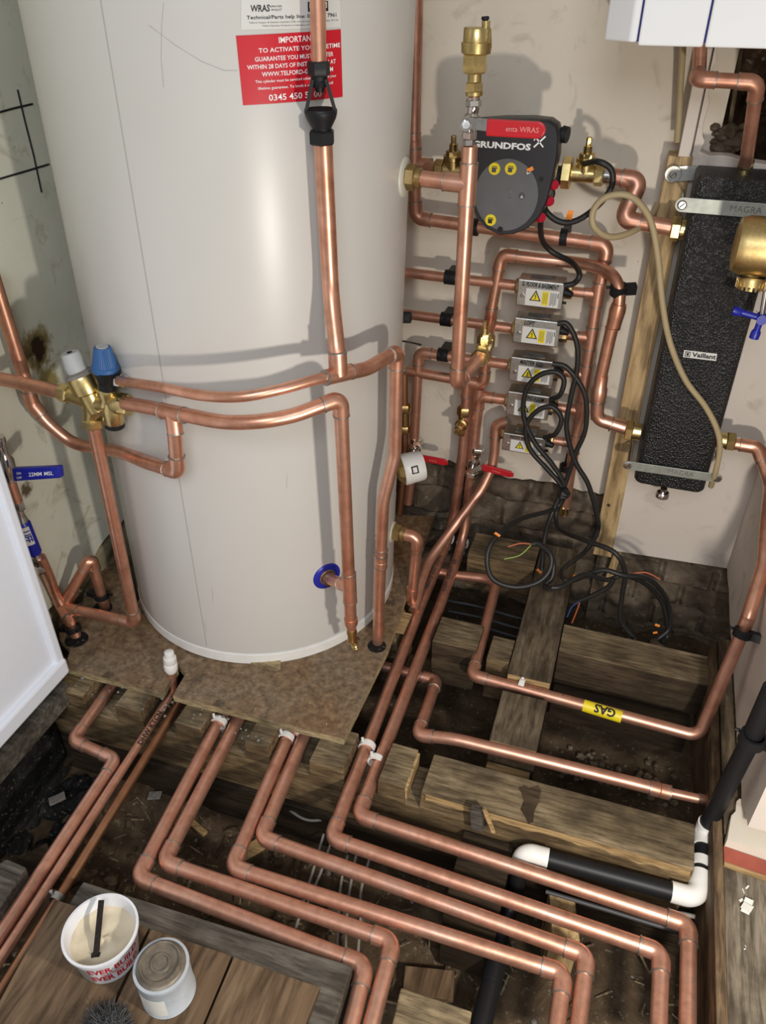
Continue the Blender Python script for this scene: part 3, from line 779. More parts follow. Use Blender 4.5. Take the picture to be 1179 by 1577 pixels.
t = text_mb('benchmark', lambda a, b: V((a, b, 0)), 1, bold=.015); xs = [p.x for p in t.v]; kx = .18/(max(xs)-min(xs)); mx = (max(xs)+min(xs))/2
tm4 = tank_quad(*WL, .002); t.v = [tm4(.75+(p.x-mx)*kx, .39+p.y*.08) for p in t.v]; link('lettering', t, 'black_ink', o)

# side ports
def port(px, py, col, rw, rn, lbl=None):
    c = T(px, py, TR); th, z = tank_uv(c); nrm = V((math.cos(th), math.sin(th), 0)); c = tank_pt(th, z)
    mb = MB(); lathe(mb, c-nrm*.004, c+nrm*.004, [(0, rw), (.6, rw), (.9, rw*.93), (1, rw*.88)], 36); o = link('port_washer', mb, col, tank)
    if lbl: o['label'] = lbl
    return c, nrm
c, nrm = port(503, 887, 'dark_blue', .0315, .02, 'dark blue port washer')
mb = MB(); lathe(mb, c, c+nrm*.016, [(0, .0185), (.3, .0185), (.35, .0165), (1, .016)], 26); link('port_boss', mb, 'brass_dark', tank)
PORT_LOW = (c, nrm)
# right-hand ports at theta ~ 0
def side_port(z, yy, rw):
    th = math.asin((yy-TY)/TR); c = tank_pt(th, z); nrm = V((1, 0, 0))
    mb = MB(); lathe(mb, c-nrm*.01, c+nrm*.004, [(0, rw), (.7, rw), (.9, rw*.95), (1, rw*.9)], 36); o = link('port_washer', mb, 'gasket', tank); o['label'] = 'cream port washer'
    mb = MB(); hexnut(mb, c+nrm*.004, c+nrm*.022, .0215, .3); cyl(mb, c, c+nrm*.032, .0165, 24, .001); link('port_nut', mb, 'brass_dark', tank)
    return c
zu = P(615, 272, y=1.385).z; cu = side_port(zu, 1.385, .034)
zl = P(608, 820, y=1.40).z; cl = side_port(zl, 1.40, .026)

# ================================================================== PIPES ROUND THE TANK
RB = .0135
# tundish and discharge pipe over the red label
td = thing('tundish', T(496, 222, .356), 'black plastic tundish joined between copper pipes in front of the red label', 'tundish')
a, b = T(490, 94, .356), T(496, 222, .356); q = lambda t: a.lerp(b, t)
ax = (b-a).normalized(); L_ = (b-a).length
mb = MB(); hexnut(mb, q(0), q(.17), .0155, .5); cyl(mb, q(.14), q(.22), .0115, 20); link('top_nut', mb, 'black_plastic', td)
mb = MB(); lathe(mb, q(.22), q(.30), [(0, .011), (.3, .0125), (1, .010)], 20)
x_, y_, _z = basis(ax); fr_ = (CAMLOC-q(.5)); fr_ = (fr_-ax*fr_.dot(ax)).normalized(); sd = ax.cross(fr_)
for s_ in (-1, 1):
    for f_ in (.35, -.35): bar(mb, q(.20)+sd*s_*.009+fr_*f_*.018, q(.60)+sd*s_*.0205+fr_*f_*.02, .0045, .009, fr_)
link('window_arm', mb, 'black_plastic', td)
mb = MB(); lathe(mb, q(.56), q(.62), [(0, .0225), (.4, .0235), (1, .023)], 28, cap=False); lathe(mb, q(.56), q(.61), [(0, .0225), (1, .014)], 28, cap=False); lathe(mb, q(.62), q(.82), [(0, .023), (.25, .0215), (.85, .0145), (1, .014)], 28); link('cup', mb, 'black_plastic', td)
mb = MB(); lathe(mb, q(.26), q(.36), [(0, .008), (1, .0055)], 16); link('nozzle', mb, 'black_plastic', td)
mb = MB(); hexnut(mb, q(.82), q(1), .0195, .2); link('bottom_nut', mb, 'black_plastic', td)
pipe('upright copper pipe entering the top of the black tundish', [T(488, -60, .356), a+ax*.012], .0105)

# discharge pipe from tundish to tee, cross pipe and the long drop on the right
tc = T(521, 577, .412)
rt1 = pipe('branching discharge pipe curving across the tank from the blue-capped valve to the right drop', [T(497, 212, .356), T(509, 452, .358), T(519, 540, .408), tc], RB, [None, .25, .2, None])
hug = [P(183, 586, y=1.04), T(250, 597, .375), T(310, 609, .41), T(370, 611, .43), T(430, 600, .43), T(485, 585, .422)]
spline_pipe(None, hug+[tc], RS, root=rt1)
tee(rt1, tc, T(545, 572, .408)-T(498, 583, .42), T(519, 540, .408)-tc, .0115, RB)
cor = P(611, 541, y=1.24); low1 = P(608, 700, y=1.24); low2 = P(590, 772, y=1.222); low3 = P(586, 860, y=1.22); low4 = P(581, 1000, y=1.22)
mb = MB(); sweep(mb, fillet([tc, T(566, 568, .40), T(592, 552, .392), cor, low1, low2, low3, low4], [0, .12, .10, .018, .12, .12, .5, 0]), .0122, 22); link('tube', mb, 'copper', rt1)
elbow(rt1, T(592, 552, .392), cor, low1, .0122)
coupling(rt1, P(587, 855, y=1.22), P(586, 872, y=1.22), .0122)
rings(rt1, [(P(587, 847, y=1.22), low4-low3, .0122)])

# mid pipe: PRV outlet, branch tee, elbow, drop with drain cock
RM = .0122; G43 = .43
cor = T(524, 613, G43); bot_ = T(540, 958, G43)
mid = pipe('copper pipe curving round the tank front then dropping to a drain cock', [cor.lerp(bot_, .05), bot_], RM)
hug = [P(192, 621, y=1.035), P(232, 628, y=1.017), T(290, 640, .388), T(345, 650, .415), T(400, 649, G43), T(450, 640, G43), T(490, 626, G43)]
spline_pipe(None, hug+[cor.lerp(hug[-1], .55)], RM, root=mid)
elbow(mid, T(490, 626, G43), cor, bot_, RM)
tp = P(266, 636, y=.999); dn = T(270, 668, .38)-tp
tee(mid, tp, hug[2]-hug[1], dn, RM)
tj = T(538, 905, G43); cb, nb_ = PORT_LOW
tee(mid, tj, bot_-cor, (cb-tj), RM, .012, l=2.9)
mb = MB(); cyl(mb, tj, cb+nb_*.01, .012, 22); link('tube', mb, 'copper', mid)
# reducer and drain cock at the bottom
mb = MB(); lathe(mb, T(540, 952, G43), T(541, 972, G43), [(0, RM*1.13), (.4, RM*1.13), (.7, .0095), (1, .0092)], 22); link('reducer', mb, 'copper', mid)
dc = thing('drain_cock', T(545, 985, G43), 'small brass drain cock on the foot of the drop pipe before the tank', 'drain cock')
mb = MB(); lathe(mb, T(541, 968, G43), T(542, 986, G43), [(0, .0098), (.3, .011), (.5, .009), (1, .0095)], 20); lathe(mb, T(542, 978, G43), T(548, 1000, G43), [(0, .008), (.3, .0085), (.5, .0065), (.55, .0078), (.65, .0062), (.7, .0078), (.8, .0062), (.85, .0076), (1, .006)], 16); link('body', mb, 'brass', dc)
mb = MB(); cyl(mb, T(546, 980, G43), T(552, 984, G43), .0035, 8); link('spindle', mb, 'brass_dark', dc)

# the branch that loops back under to the upper left
e1 = P(274, 727, y=1.0); 
Y2 = 1.115
bp = [tp, e1, P(225, 712, y=1.04), P(188, 697, y=1.085), P(150, 690, y=1.12), P(112, 681, y=1.125), P(78, 655, y=1.12), P(52, 625, y=1.12)]
sp = pipe('copper pipe coming down at upper left and looping round below the brass valve', [tp+(e1-tp).normalized()*.03, e1, bp[2]], RP, [None, 'e', None], fr=1.4)
pts = catmull([bp[2], bp[3], bp[4], bp[5], bp[6], bp[7]], 8)
mb = MB(); sweep(mb, pts, RP, 20); link('tube', mb, 'copper', sp)
kn = bp[7]; top_ = P(-14, 415, y=1.12)
mb = MB(); sweep(mb, [bp[7], P(44, 602, y=1.12), top_], RP*1.02, 20); link('tube', mb, 'copper', sp)
elbow(sp, bp[6], P(50, 622, y=1.12), top_, RP, el=2.2)

# ---- pressure reducing valve set
YV = 1.05
prv = thing('pressure_reducing_valve', P(145, 655, y=YV), 'brass pressure reducing valve set with grey knob and blue relief cap left of the tank', 'valve')
def B(px, py, dy=0): return P(px, py, y=YV+dy)
S = 1.40/FPX    # metres per pixel at this depth
mb = MB()
lathe(mb, B(150, 632), B(123, 578), [(0, 15*S), (.25, 17*S), (.5, 17*S), (.55, 22*S), (.95, 23*S), (1, 22*S)], 28)
lathe(mb, B(101, 607), B(140, 616), [(0, 12*S), (.4, 12*S), (1, 16*S)], 22); lathe(mb, B(140, 650), B(143, 620), [(0, 13*S), (.4, 13*S), (1, 17*S)], 22)
lathe(mb, B(140, 620), B(196, 622), [(0, 14*S), (.6, 14*S), (.7, 17*S), (1, 16*S)], 24)
lathe(mb, B(166, 622), B(164, 598), [(0, 15*S), (.4, 13*S), (.6, 16*S), (.9, 16*S), (1, 13*S)], 24)
lathe(mb, B(172, 618), B(176, 651), [(0, 14*S), (.3, 17*S), (.9, 17*S), (1, 15*S)], 24)
link('body', mb, 'brass', prv)
for q_ in ((B(92, 604), B(107, 608), 15*S, .2), (B(142, 644), B(144, 657), 17*S, .6), (B(186, 621), B(200, 624), 18*S, .4)):
    mb = MB(); hexnut(mb, *q_); link('compression_nut', mb, 'brass', prv)
mb = MB(); lathe(mb, B(124, 580), B(119, 571), [(0, 22*S), (.6, 22*S), (1, 15*S)], 28); o = link('cover_disc', mb, 'stone_grey', prv)
mb = MB(); lathe(mb, B(121, 575), B(107, 543), [(0, 15*S), (.35, 17*S), (.4, 16.5*S), (.92, 14.5*S), (1, 13*S)], 24); cyl(mb, B(107.5, 544), B(106.8, 542), 4*S, 12, mi=1); o = link('knob', mb, ['grey_knob', 'near_black'], prv); o['label'] = 'grey adjusting knob'
mb = MB(); lathe(mb, B(165, 600), B(163, 568), [(0, 13*S), (.35, 14*S), (.4, 16*S), (.8, 19*S), (1, 21*S)], 28); o = link('relief_neck', mb, 'black_plastic', prv)
mb = MB(); a0, a1 = B(163, 571), B(157, 534); prof = [(0, 20*S), (.08, 21*S), (.2, 20.5*S), (.25, 18.5*S), (.95, 12.5*S), (1, 11.5*S)]
x_, y_, ax_ = basis(a1-a0); seg = 72; vs = []
for t, r in prof:
    for k in range(seg):
        rr = r-(.6*S if (k % 2 and .2 < t < .97) else 0); aa = 2*PI*k/seg
        vs.append(a0.lerp(a1, t)+x_*rr*math.cos(aa)+y_*rr*math.sin(aa))
fs = [[i*seg+k, i*seg+(k+1)%seg, (i+1)*seg+(k+1)%seg, (i+1)*seg+k] for i in range(5) for k in range(seg)]; fs.append([5*seg+k for k in range(seg)])
mb.add(vs, fs); o = link('relief_cap', mb, 'cap_blue', prv); o['label'] = 'ribbed blue relief valve cap'
mb = MB(); cyl(mb, a1, a1.lerp(a0, -.03), 9*S, 24); link('cap_badge', mb, 'grey_knob', o)
mb = MB(); hexnut(mb, B(178, 586), B(190, 588), 11*S, .3); cyl(mb, B(188, 587), B(196, 588), 9.5*S, 20, .001); o = link('outlet_nut', mb, 'chrome', prv); o['label'] = 'chrome outlet nut'
mb = MB(); cyl(mb, B(176, 649), B(177, 657), 15.5*S, 24, .001); o = link('bottom_plug', mb, 'black_plastic', prv); o['label'] = 'black bottom plug'
pipe('copper supply pipe running in from the left edge to the brass valve', [P(-60, 571, y=YV), P(60, 596, y=YV), B(100, 606)], RP, [None, .3, None])
# drop from the valve to the floor pipes at left
vt = B(143, 652); vb = P(208, 958, z=.045)
lt = P(97, 936, x=XL+.035)
lf = pipe('copper pipe dropping from the brass valve then turning along the floor to the left tee', [vt, vb, lt], RP, [None, 'e', None])
a = P(42, 880, x=XL+.05); tcn = lt+V((.0,0,0))
tee(lf, lt, P(118, 975, z=.03)-lt, P(140, 945, z=.05)-lt, RP)
mb = MB(); sweep(mb, fillet([lt, P(108, 958, z=.035), P(121, 990, z=-.02)], [0, 0, 0]), RP, 20); sweep(mb, fillet([lt, P(84, 912, y=1.05), P(74, 885, y=1.03), P(62, 858, y=1.02)], [0, .08, .08, 0]), RP*.9, 20); link('tube', mb, 'copper', lf)
cr1 = P(140, 862, y=1.10)
lp = pipe('short copper loop rising from the left floor tee and back down through the board', [lt+V((0,.01,.008)), P(140, 858, y=1.12), P(152, 900, y=1.12), P(164, 945, z=-.02)], RP, [None, 'e', None, None], fr=1.5)
coupling(lp, P(101, 930, y=1.075), P(112, 912, y=1.085), RP)
clip('pipe_clip', P(156, 917, y=1.12), P(164, 945, y=1.12)-P(150, 895, y=1.12), RP, 'black_plastic', 'black pipe clip on the short left loop', base=(-1,0,0))
clip('pipe_clip', P(113, 968, z=.03), P(108, 958, z=.035)-P(121, 990, z=-.02), RP, 'black_plastic', 'black pipe clip beside the white panel corner', base=(-1,0,0))
# chrome stop valve with blue handle, blue scale inhibitor
sv = thing('lever_valve', P(40, 735, y=1.02), 'chrome stop valve with dark blue lever handle at the left edge', 'valve')
def G(px, py): return P(px, py, y=1.02)
mb = MB(); lathe(mb, G(-2, 672), G(16, 740), [(0, 9*S), (.12, 10*S), (.2, 8*S), (.4, 9*S), (.5, 14*S), (.8, 15*S), (.9, 11*S), (1, 12*S)], 26); hexnut(mb, G(-2, 685), G(2, 700), 13*S); link('body', mb, 'chrome', sv)
hc4 = [P(17, 722, y=.985), P(90, 719, y=.985), P(92, 737, y=.985), P(20, 742, y=.985)]
mb = MB(); mb.add([p for p in hc4]+[p+V((0,.014,-.002)) for p in hc4], [[0,3,2,1], [4,5,6,7], [0,1,5,4], [1,2,6,5], [2,3,7,6], [3,0,4,7]])
o = link('handle', mb, 'dark_blue', sv, bevel=.003); o['label'] = 'dark blue lever handle'
mb = MB(); hq = quadmap(P(18, 723, y=.985), P(91, 719, y=.985), P(92, 737, y=.985), P(20, 742, y=.985), .001)
for s_, cx, sz in (('22MM', .50, .0085), ('MSL', .78, .0085), ('ON', .15, .005), ('OFF', .15, .005)):
    W0 = .076
    t = text_mb(s_, lambda a_, b_: V((a_, b_, 0)), 1, bold=.01)
    t.v = [hq(cx+p.x*sz/W0, (.5 if s_ not in ('ON', 'OFF') else (.66 if s_ == 'ON' else .3))+p.y*sz/.019) for p in t.v]; link('lettering', t, 'white_text', o)
pipe('short copper pipe between the blue-handled valve and the blue scale inhibitor', [G(14, 738), G(28, 778)], RP*.9)
li = thing('scale_inhibitor', G(50, 870), 'blue and white labelled scale inhibitor between chrome nuts at the left edge', 'water conditioner')
mb = MB(); hexnut(mb, G(26, 772), G(30, 785), 11.5*S); lathe(mb, G(29, 783), G(35, 806), [(0, 7*S), (.4, 7*S), (.6, 9*S), (1, 12*S)], 24); lathe(mb, G(53, 850), G(56, 858), [(0, 12*S), (1, 8*S)], 24); hexnut(mb, G(56, 857), G(60, 868), 13*S); hexnut(mb, G(61, 869), G(65, 880), 12*S, .8); link('nut', mb, 'chrome', li)
mb = MB(); lathe(mb, G(34, 803), G(54, 853), [(0, 11*S), (.06, 13*S), (.94, 13*S), (1, 11*S)], 28); o = link('cartridge', mb, 'dark_blue', li)
pm = pipemap(G(34, 803), G(54, 853), 13*S, CAMLOC-G(45, 830), .0006)
link('label', grid_patch(pm, .008, .052, -.012, .008, 4, 8), 'label_white', o)
t = text_mb('LIFF', lambda a_, b_: V((a_, b_, 0)), .021, bold=.03, sub=.15); pm2 = pipemap(G(34, 803), G(54, 853), 13*S, CAMLOC-G(45, 830), .0011)
t.v = [pm2(.030+p.x*.8, -.002+p.y) for p in t.v]; link('lettering', t, 'dark_blue', o)

# right upper tank pipe: port, tee, riser up to the air vent, long drop
YT = 1.385
tq = P(720, 284, y=YT); rise_top = P(724, 222, y=YT); drop = P(703, 592, y=YT)
rr = pipe('thick copper drop pipe teed to the upper right tank port', [P(723, 225, y=YT), tq, drop, P(740, 548, z=drop.z)], RB, [None, None, 'e', None])
mb = MB(); cyl(mb, cu+V((.02,0,0)), tq, RB, 22); link('tube', mb, 'copper', rr)
tee(rr, tq, P(724, 222, y=YT)-tq, cu-tq, RB, RB, l=2.5)
av = thing('lever_valve', P(722, 215, y=YT), 'chrome lever valve with red handle under the brass air vent', 'valve')
S2 = 1.16/FPX*1.03
def H(px, py, d=0): return P(px, py, y=YT+d)
mb = MB(); hexnut(mb, H(729, 153), H(729, 164), 13*S2); cyl(mb, H(729, 150), H(729, 155), 11*S2, 22); lathe(mb, H(729, 164), H(724, 203), [(0, 10*S2), (.25, 9*S2), (.35, 13*S2), (.75, 13*S2), (.85, 9*S2), (1, 11*S2)], 26); hexnut(mb, H(723, 202), H(722, 214), 13*S2, .7); hexnut(mb, H(722, 214), H(722, 224), 11*S2, .3); lathe(mb, H(718, 191), P(716, 193, y=YT-.03), [(0, .011), (1, .0085)], 18); link('body', mb, 'chrome', av)
mb = MB(); hd0 = P(714, 189, y=YT-.028); hd1 = P(752, 193, y=YT-.028); obox(mb, (hd0+hd1)/2, hd1-hd0, V((0,-1,0)), V((0,0,1)), ((hd1-hd0).length+.004, .003, .017)); cyl(mb, P(717, 192, y=YT-.038), P(717, 192, y=YT-.028), .0065, 6); cyl(mb, P(717, 192, y=YT-.041), P(717, 192, y=YT-.036), .004, 12); link('lever_arm', mb, 'chrome', av)
mb = MB(); ha, hb = P(749, 196, y=YT-.03), P(840, 201, y=YT-.03); ux = (hb-ha).normalized(); 
pts2 = []
for k in range(13):
    a_ = -PI/2+PI*k/12; pts2.append(((hb-ha).length-.013+.013*math.cos(a_), .0125*math.sin(a_)))
pts2 = [(0, -.0125)]+pts2+[(0, .0125)]
uz = V((0,0,1)); uz = (uz-ux*uz.dot(ux)).normalized(); uy = V((0,-1,0))
vs = [ha+ux*u+uz*w-uy*.004 for u, w in pts2]+[ha+ux*u+uz*w+uy*.004 for u, w in pts2]; n_ = len(pts2)
mb.add(vs, [list(range(n_)), list(range(n_, 2*n_))[::-1]]+[[i, n_+i, n_+(i+1)%n_, (i+1)%n_] for i in range(n_)])
o = link('handle', mb, 'handle_red', av, bevel=.0025); o['label'] = 'red lever handle sleeve'
hf = frame((ha+hb)/2+uy*.0042, ux, uz, .0004)
text(o, 'lettering', 'WRAS', 'handle_mark', frame((ha+hb)/2+uy*.0048, ux, uz, .0004), .011, .022, 0, bold=.01)
text(o, 'lettering', 'enta', 'handle_mark', frame((ha+hb)/2+uy*.0048, ux, uz, .0004), .011, -.006, 0, bold=.01)
vent = thing('air_vent', H(730, 148), 'brass automatic air vent with black cap standing on the chrome lever valve', 'air vent')
mb = MB()
lathe(mb, H(730, 149), H(731, 110), [(0, 9*S2), (.05, 14*S2), (.2, 14*S2), (.22, 11*S2), (.9, 11*S2), (1, 17*S2)], 26)
hexnut(mb, H(730, 142), H(730, 126), 15.5*S2); hexnut(mb, H(731, 113), H(732, 82), 20.5*S2, .1)
lathe(mb, H(732, 84), H(735, 42), [(0, 19*S2), (.06, 22.5*S2), (.40, 23.5*S2), (.45, 23.5*S2), (.47, 21*S2), (.95, 21*S2), (1, 19.5*S2)], 36)
cyl(mb, H(748, 50), H(748, 32), 6.5*S2, 18); lathe(mb, H(749, 84), H(748, 44), [(0, 6*S2), (.3, 8.5*S2), (1, 8*S2)], 18)
link('body', mb, 'brass', vent)
mb = MB(); cyl(mb, H(747, 33), H(747, 30), 4*S2, 14); cyl(mb, H(747, 31), H(747, 25), 6*S2, 14, .001); o = link('vent_cap', mb, 'black_plastic', vent); o['label'] = 'small black vent cap'
pipe('short copper link between the brass air vent and the chrome lever valve', [H(730, 152), H(730, 143)], 8.5*S2)

# lower right tank port: elbow, drop, drain cock
YD = 1.40
ca = cl+V((.02,0,0)); ce = P(643, 828, y=YD); cd = P(634, 925, y=YD)
dp = pipe('short copper elbow pipe from the lower right tank port down to a brass drain cock', [ca, ce, cd], RP, [None, 'e', None], fr=1.7)
mb = MB(); lathe(mb, P(635, 905, y=YD), P(632, 930, y=YD), [(0, RP*1.13), (.6, RP*1.13), (.8, .0105), (1, .010)], 22); link('reducer', mb, 'copper', dp)
dc = thing('drain_cock', P(630, 955, y=YD), 'brass drain cock hanging at the board edge right of the tank', 'drain cock')
mb = MB(); lathe(mb, P(632, 928, y=YD), P(628, 950, y=YD), [(0, .011), (.3, .0125), (.4, .0095), (1, .010)], 20); lathe(mb, P(630, 940, y=YD), P(645, 957, y=YD-.03), [(0, .0095), (.4, .009), (.5, .0075), (.6, .009), (.7, .0075), (.8, .009), (1, .007)], 16); lathe(mb, P(629, 945, y=YD), P(623, 955, y=YD-.025), [(0, .008), (.6, .009), (.62, .006), (1, .0055)], 16); link('body', mb, 'brass', dc)

# white temperature head low on the right of the tank
YG = 1.50
wh = thing('temperature_head', P(632, 745, y=YG), 'round white control head with brass collar at the lower right side of the tank', 'control')
a, b = P(610, 726, y=YG), P(651, 716, y=YG+.035)
mb = MB(); lathe(mb, a, a.lerp(b, .28), [(0, .02), (.2, .027), (.8, .034), (1, .034)], 8, False); link('collar', mb, 'brass', wh)
mb = MB(); lathe(mb, a.lerp(b, .22), b, [(0, .036), (.06, .038), (.9, .036), (1, .033)], 40); o = link('head', mb, 'white_plastic', wh)
pm = pipemap(a, b, .0378, CAMLOC-a, .001); fl = (b-a).length
link('marking', grid_patch(pm, fl*.45, fl*.70, -.016, .002, 3, 3), 'black_ink', o); pm = pipemap(a, b, .0378, CAMLOC-a, .0016)
link('marking', grid_patch(pm, fl*.50, fl*.65, -.013, -.001, 3, 3), 'label_white', o)
mb = MB(); cyl(mb, P(598, 488, y=1.5), P(632, 489, y=1.5), .012, 20, .001); tag(link('cable_gland', mb, 'foam_black'), 'dark stub end sticking out behind the right side of the tank', 'stub')

# ================================================================== PIPE RUNS UNDER THE FLOOR
ZR = -.045; RUN = .0132
def R(px, py, z=ZR): return P(px, py, z=z)
runs = [
 ([(344, 1098), (226, 1306), (212, 1352), (563, 1487), (535, 1600)], 'first of the six long pipes, nearest the floorboards, turning at lower left'),
 ([(371, 1100), (264, 1303), (252, 1328), (605, 1450), (566, 1600)], 'second of the six long pipes, just inside the first'),
 ([(449, 1122), (371, 1296), (357, 1336), (868, 1499), (854, 1600)], 'third of the six long pipes with a grey smear near its elbow'),
 ([(474, 1120), (413, 1262), (402, 1290), (903, 1471), (888, 1600)], 'fourth of the six long pipes, passing behind the third'),
]
for k, (pp, lb) in enumerate(runs):
    ptsw = [R(*q) for q in pp]
    pts = [ptsw[0], ptsw[2], ptsw[3], ptsw[4]]
    pipe(lb, pts, RUN, [None, 'e', 'e', None], 'copper_run', fr=1.5)
# run 1 has a second coupling above its elbow
c5 = [R(510, 1291), R(1018, 1467), R(1013, 1600)]; c6 = [R(552, 1256), R(1060, 1424), R(1058, 1600)]
k5 = P(646, 936, z=ZR); k6 = P(676, 936, z=ZR)
r5 = pipe('fifth long pipe, rising from the lower run to the wall through the brass gate valve', [k5]+c5, RUN, [None, 'e', 'e', None], 'copper_run')
mb = MB(); sweep(mb, fillet([P(720, 585, y=1.72), P(712, 700, y=1.72), P(699, 790, y=1.725), P(688, 836, z=ZR), k5], [0, .3, .15, .07, 0]), RUN, 20); link('tube', mb, 'copper_run', r5)
r6 = pipe('sixth long pipe, rising from the lower run to the wall through the red-handled lever valve', [k6]+c6, RUN, [None, 'e', 'e', None], 'copper_run')
mb = MB(); sweep(mb, fillet([P(738, 598, y=1.72), P(727, 715, y=1.72), P(718, 795, y=1.725), P(710, 842, z=ZR), k6], [0, .3, .15, .07, 0]), RUN, 20); link('tube', mb, 'copper_run', r6)
# marker lettering on pipes 5 and 6
def pipe_text(parent, a, b, r, s, size, m='black_ink', u=.5, v=0, facing=None, name='lettering', bold=.015, width=None):
    f = facing or (CAMLOC-(a+b)/2); t = text_mb(s, lambda x, y: V((x, y, 0)), size, bold=bold, width=width, sub=.25)
    pm = pipemap(a, b, r, f, .0006); L_ = (b-a).length
    t.v = [pm(L_*u+p.x, v+p.y) for p in t.v]; return link(name, t, m, parent)
pipe_text(r5, R(648, 932), R(684, 848), RUN, 'MAIN UP AND DOWN', .014, 'grey_dark', .52, .004)
pipe_text(r6, R(677, 932), R(706, 854), RUN, 'FLOW - DO NOT USE', .014, 'grey_dark', .5, .004)
def clipR(px, py, pts, lb, z=ZR): 
    return clip('pipe_clip', R(px, py, z), pts, RP, 'white_plastic', lb, base=V((0,0,-1)), group=None, w=.012)
clipR(337, 1113, R(344, 1098)-R(330, 1122), 'white pipe clip on the first long pipe where it leaves the board')
clipR(440, 1137, R(449, 1122)-R(430, 1160), 'white pipe clip on the third long pipe where it leaves the board')
clipR(565, 1150, k5-c5[0], 'white pipe clip on the fifth long pipe over the joist')
clipR(579, 1172, k6-c6[0], 'white pipe clip on the sixth long pipe over the joist')
clip('pipe_clip', P(690, 829, z=ZR), (0,1,0), RP, 'white_plastic', 'white pipe clip at the back on the fifth pipe')
clip('pipe_clip', P(712, 836, z=ZR), (0,1,0), RP, 'white_plastic', 'white pipe clip at the back on the sixth pipe')
mb = MB(); cyl(mb, R(462, 1122), R(470, 1132), RP*1.25, 20, .001); tag(link('pipe_collar', mb, 'white_plastic'), 'white collar on the fourth long pipe tight under the plywood', 'collar')
# third riser: from box 5 down and across to the left
w3 = [P(776, 651, y=1.72), P(764, 655, y=1.72), P(760, 715, y=1.71), P(741, 755, y=1.68), P(692, 820, y=1.6), P(660, 863, y=1.53), P(648, 895, z=.0), P(637, 940, z=-.03)]
r7 = pipe('copper pipe bending diagonally from the lowest actuator down over the two marked pipes', w3, RP, [None, 'e', .15, .15, .3, .1, .2, None], 'copper_dull')
# left pipes
pipe('wide copper pipe with a double elbow at the left of the frame', [R(185, 1038), R(112, 1140), R(178, 1170), R(-30, 1485)], .0122, [None, 'e', 'e', None], 'copper_run')
l2 = pipe('thin copper pipe marked in pen running straight under the left pipes', [R(268, 1030, -.035), R(268, 1062), R(-40, 1540)], RS, [None, .05, None], 'copper_run')
pipe_text(l2, R(214, 1148), R(245, 1100), RS, 'DHW KTCN', .016, 'black_ink', .5, .0)
l3 = pipe('old brown copper pipe rightmost of the three straight left pipes', [R(300, 1055, -.05), R(275, 1085, -.05), R(88, 1387, -.06), R(-40, 1590, -.06)], .0093, [None, .1, .2, None], 'copper_old')
clip('pipe_clip', R(88, 1384, -.06), R(88, 1387, -.06)-R(40, 1460, -.06), .0100, 'steel_plate', 'grey metal saddle clip on the old brown pipe')
# capped stub
cs = thing('push_fit_cap', P(264, 1030, z=.0), 'white push-fit stop end on a short copper stub in the board slot', 'pipe cap')
mb = MB(); a, b = P(266, 1052, z=-.02), P(263, 1028, y=P(266, 1052, z=-.02).y+.003); cyl(mb, a-(b-a)*.4, b, RS, 18); link('stub', mb, 'copper_dull', cs)
c2 = a+(b-a)*2.0
mb = MB(); lathe(mb, a+(b-a)*.75, c2, [(0, .011), (.15, .0145), (.4, .0145), (.45, .0128), (.5, .0145), (.72, .0135), (.75, .011), (.97, .010), (1, .008)], 28); link('cap', mb, 'white_plastic', cs)

# gas pipe
ZG = -.036
g = [P(660, 878, z=-.06), P(700, 886, z=-.06), P(766, 893, z=-.05), P(727, 1040, z=ZG), P(1076, 1134, z=ZG)]
gp = [P(1120, 682, y=1.66), P(1166, 689, y=1.655), P(1186, 745, y=1.60), P(1181, 800, y=1.46), P(1176, 868, y=1.38), P(1152, 950, y=1.29), P(1076, 1134, z=ZG)]
gr = pipe('copper gas pipe with yellow sticker crossing the floor and rising by the right wall', g+[gp[5]], RP, [None, .04, .045, 'e', .026, None], 'copper_dull', fr=1.3)
mb = MB(); sweep(mb, fillet([gp[6]+(gp[5]-gp[6])*.9]+[gp[5], gp[4], gp[3], gp[2], gp[1], gp[0]], [0, .15, .1, .1, .06, .025, 0]), RP*1.05, 20); link('tube', mb, 'copper', gr)
elbow(gr, gp[0], gp[1], gp[2], RP*1.05); 
sa, sb = P(898, 1086, z=ZG), P(957, 1104, z=ZG)
pm = pipemap(sa, sb, RP, CAMLOC-sa, .0007)
o = link('sticker', grid_patch(pm, 0, (sb-sa).length, -.018, .015, 6, 14), 'sticker_yellow', gr); o['label'] = 'yellow sticker reading GAS upside down'
t = text_mb('GAS', lambda x, y: V((x, y, 0)), .024, bold=.035, sub=.12); xs = [p.x for p in t.v]; kx = .044/(max(xs)-min(xs)); pm = pipemap(sa, sb, RP, CAMLOC-sa, .0012)
t.v = [pm((sb-sa).length*.56-p.x*kx, .003-p.y) for p in t.v]; link('lettering', t, 'black_ink', o)
pipe_text(gr, P(850, 1070, z=ZG), P(885, 1080, z=ZG), RP, 'Gas', .012, 'black_ink', .55, .002)
clip('pipe_clip', P(803, 1056, z=ZG), sb-sa, RP, 'white_plastic', 'white clip holding the gas pipe in the centre joist', base=V((0,.5,-1)))
clip('pipe_clip', P(1143, 975, y=1.265), gp[5]-gp[6], RP, 'black_plastic', 'black clip holding the rising gas pipe to the right wall', base=V((1,0,0)), w=.016)
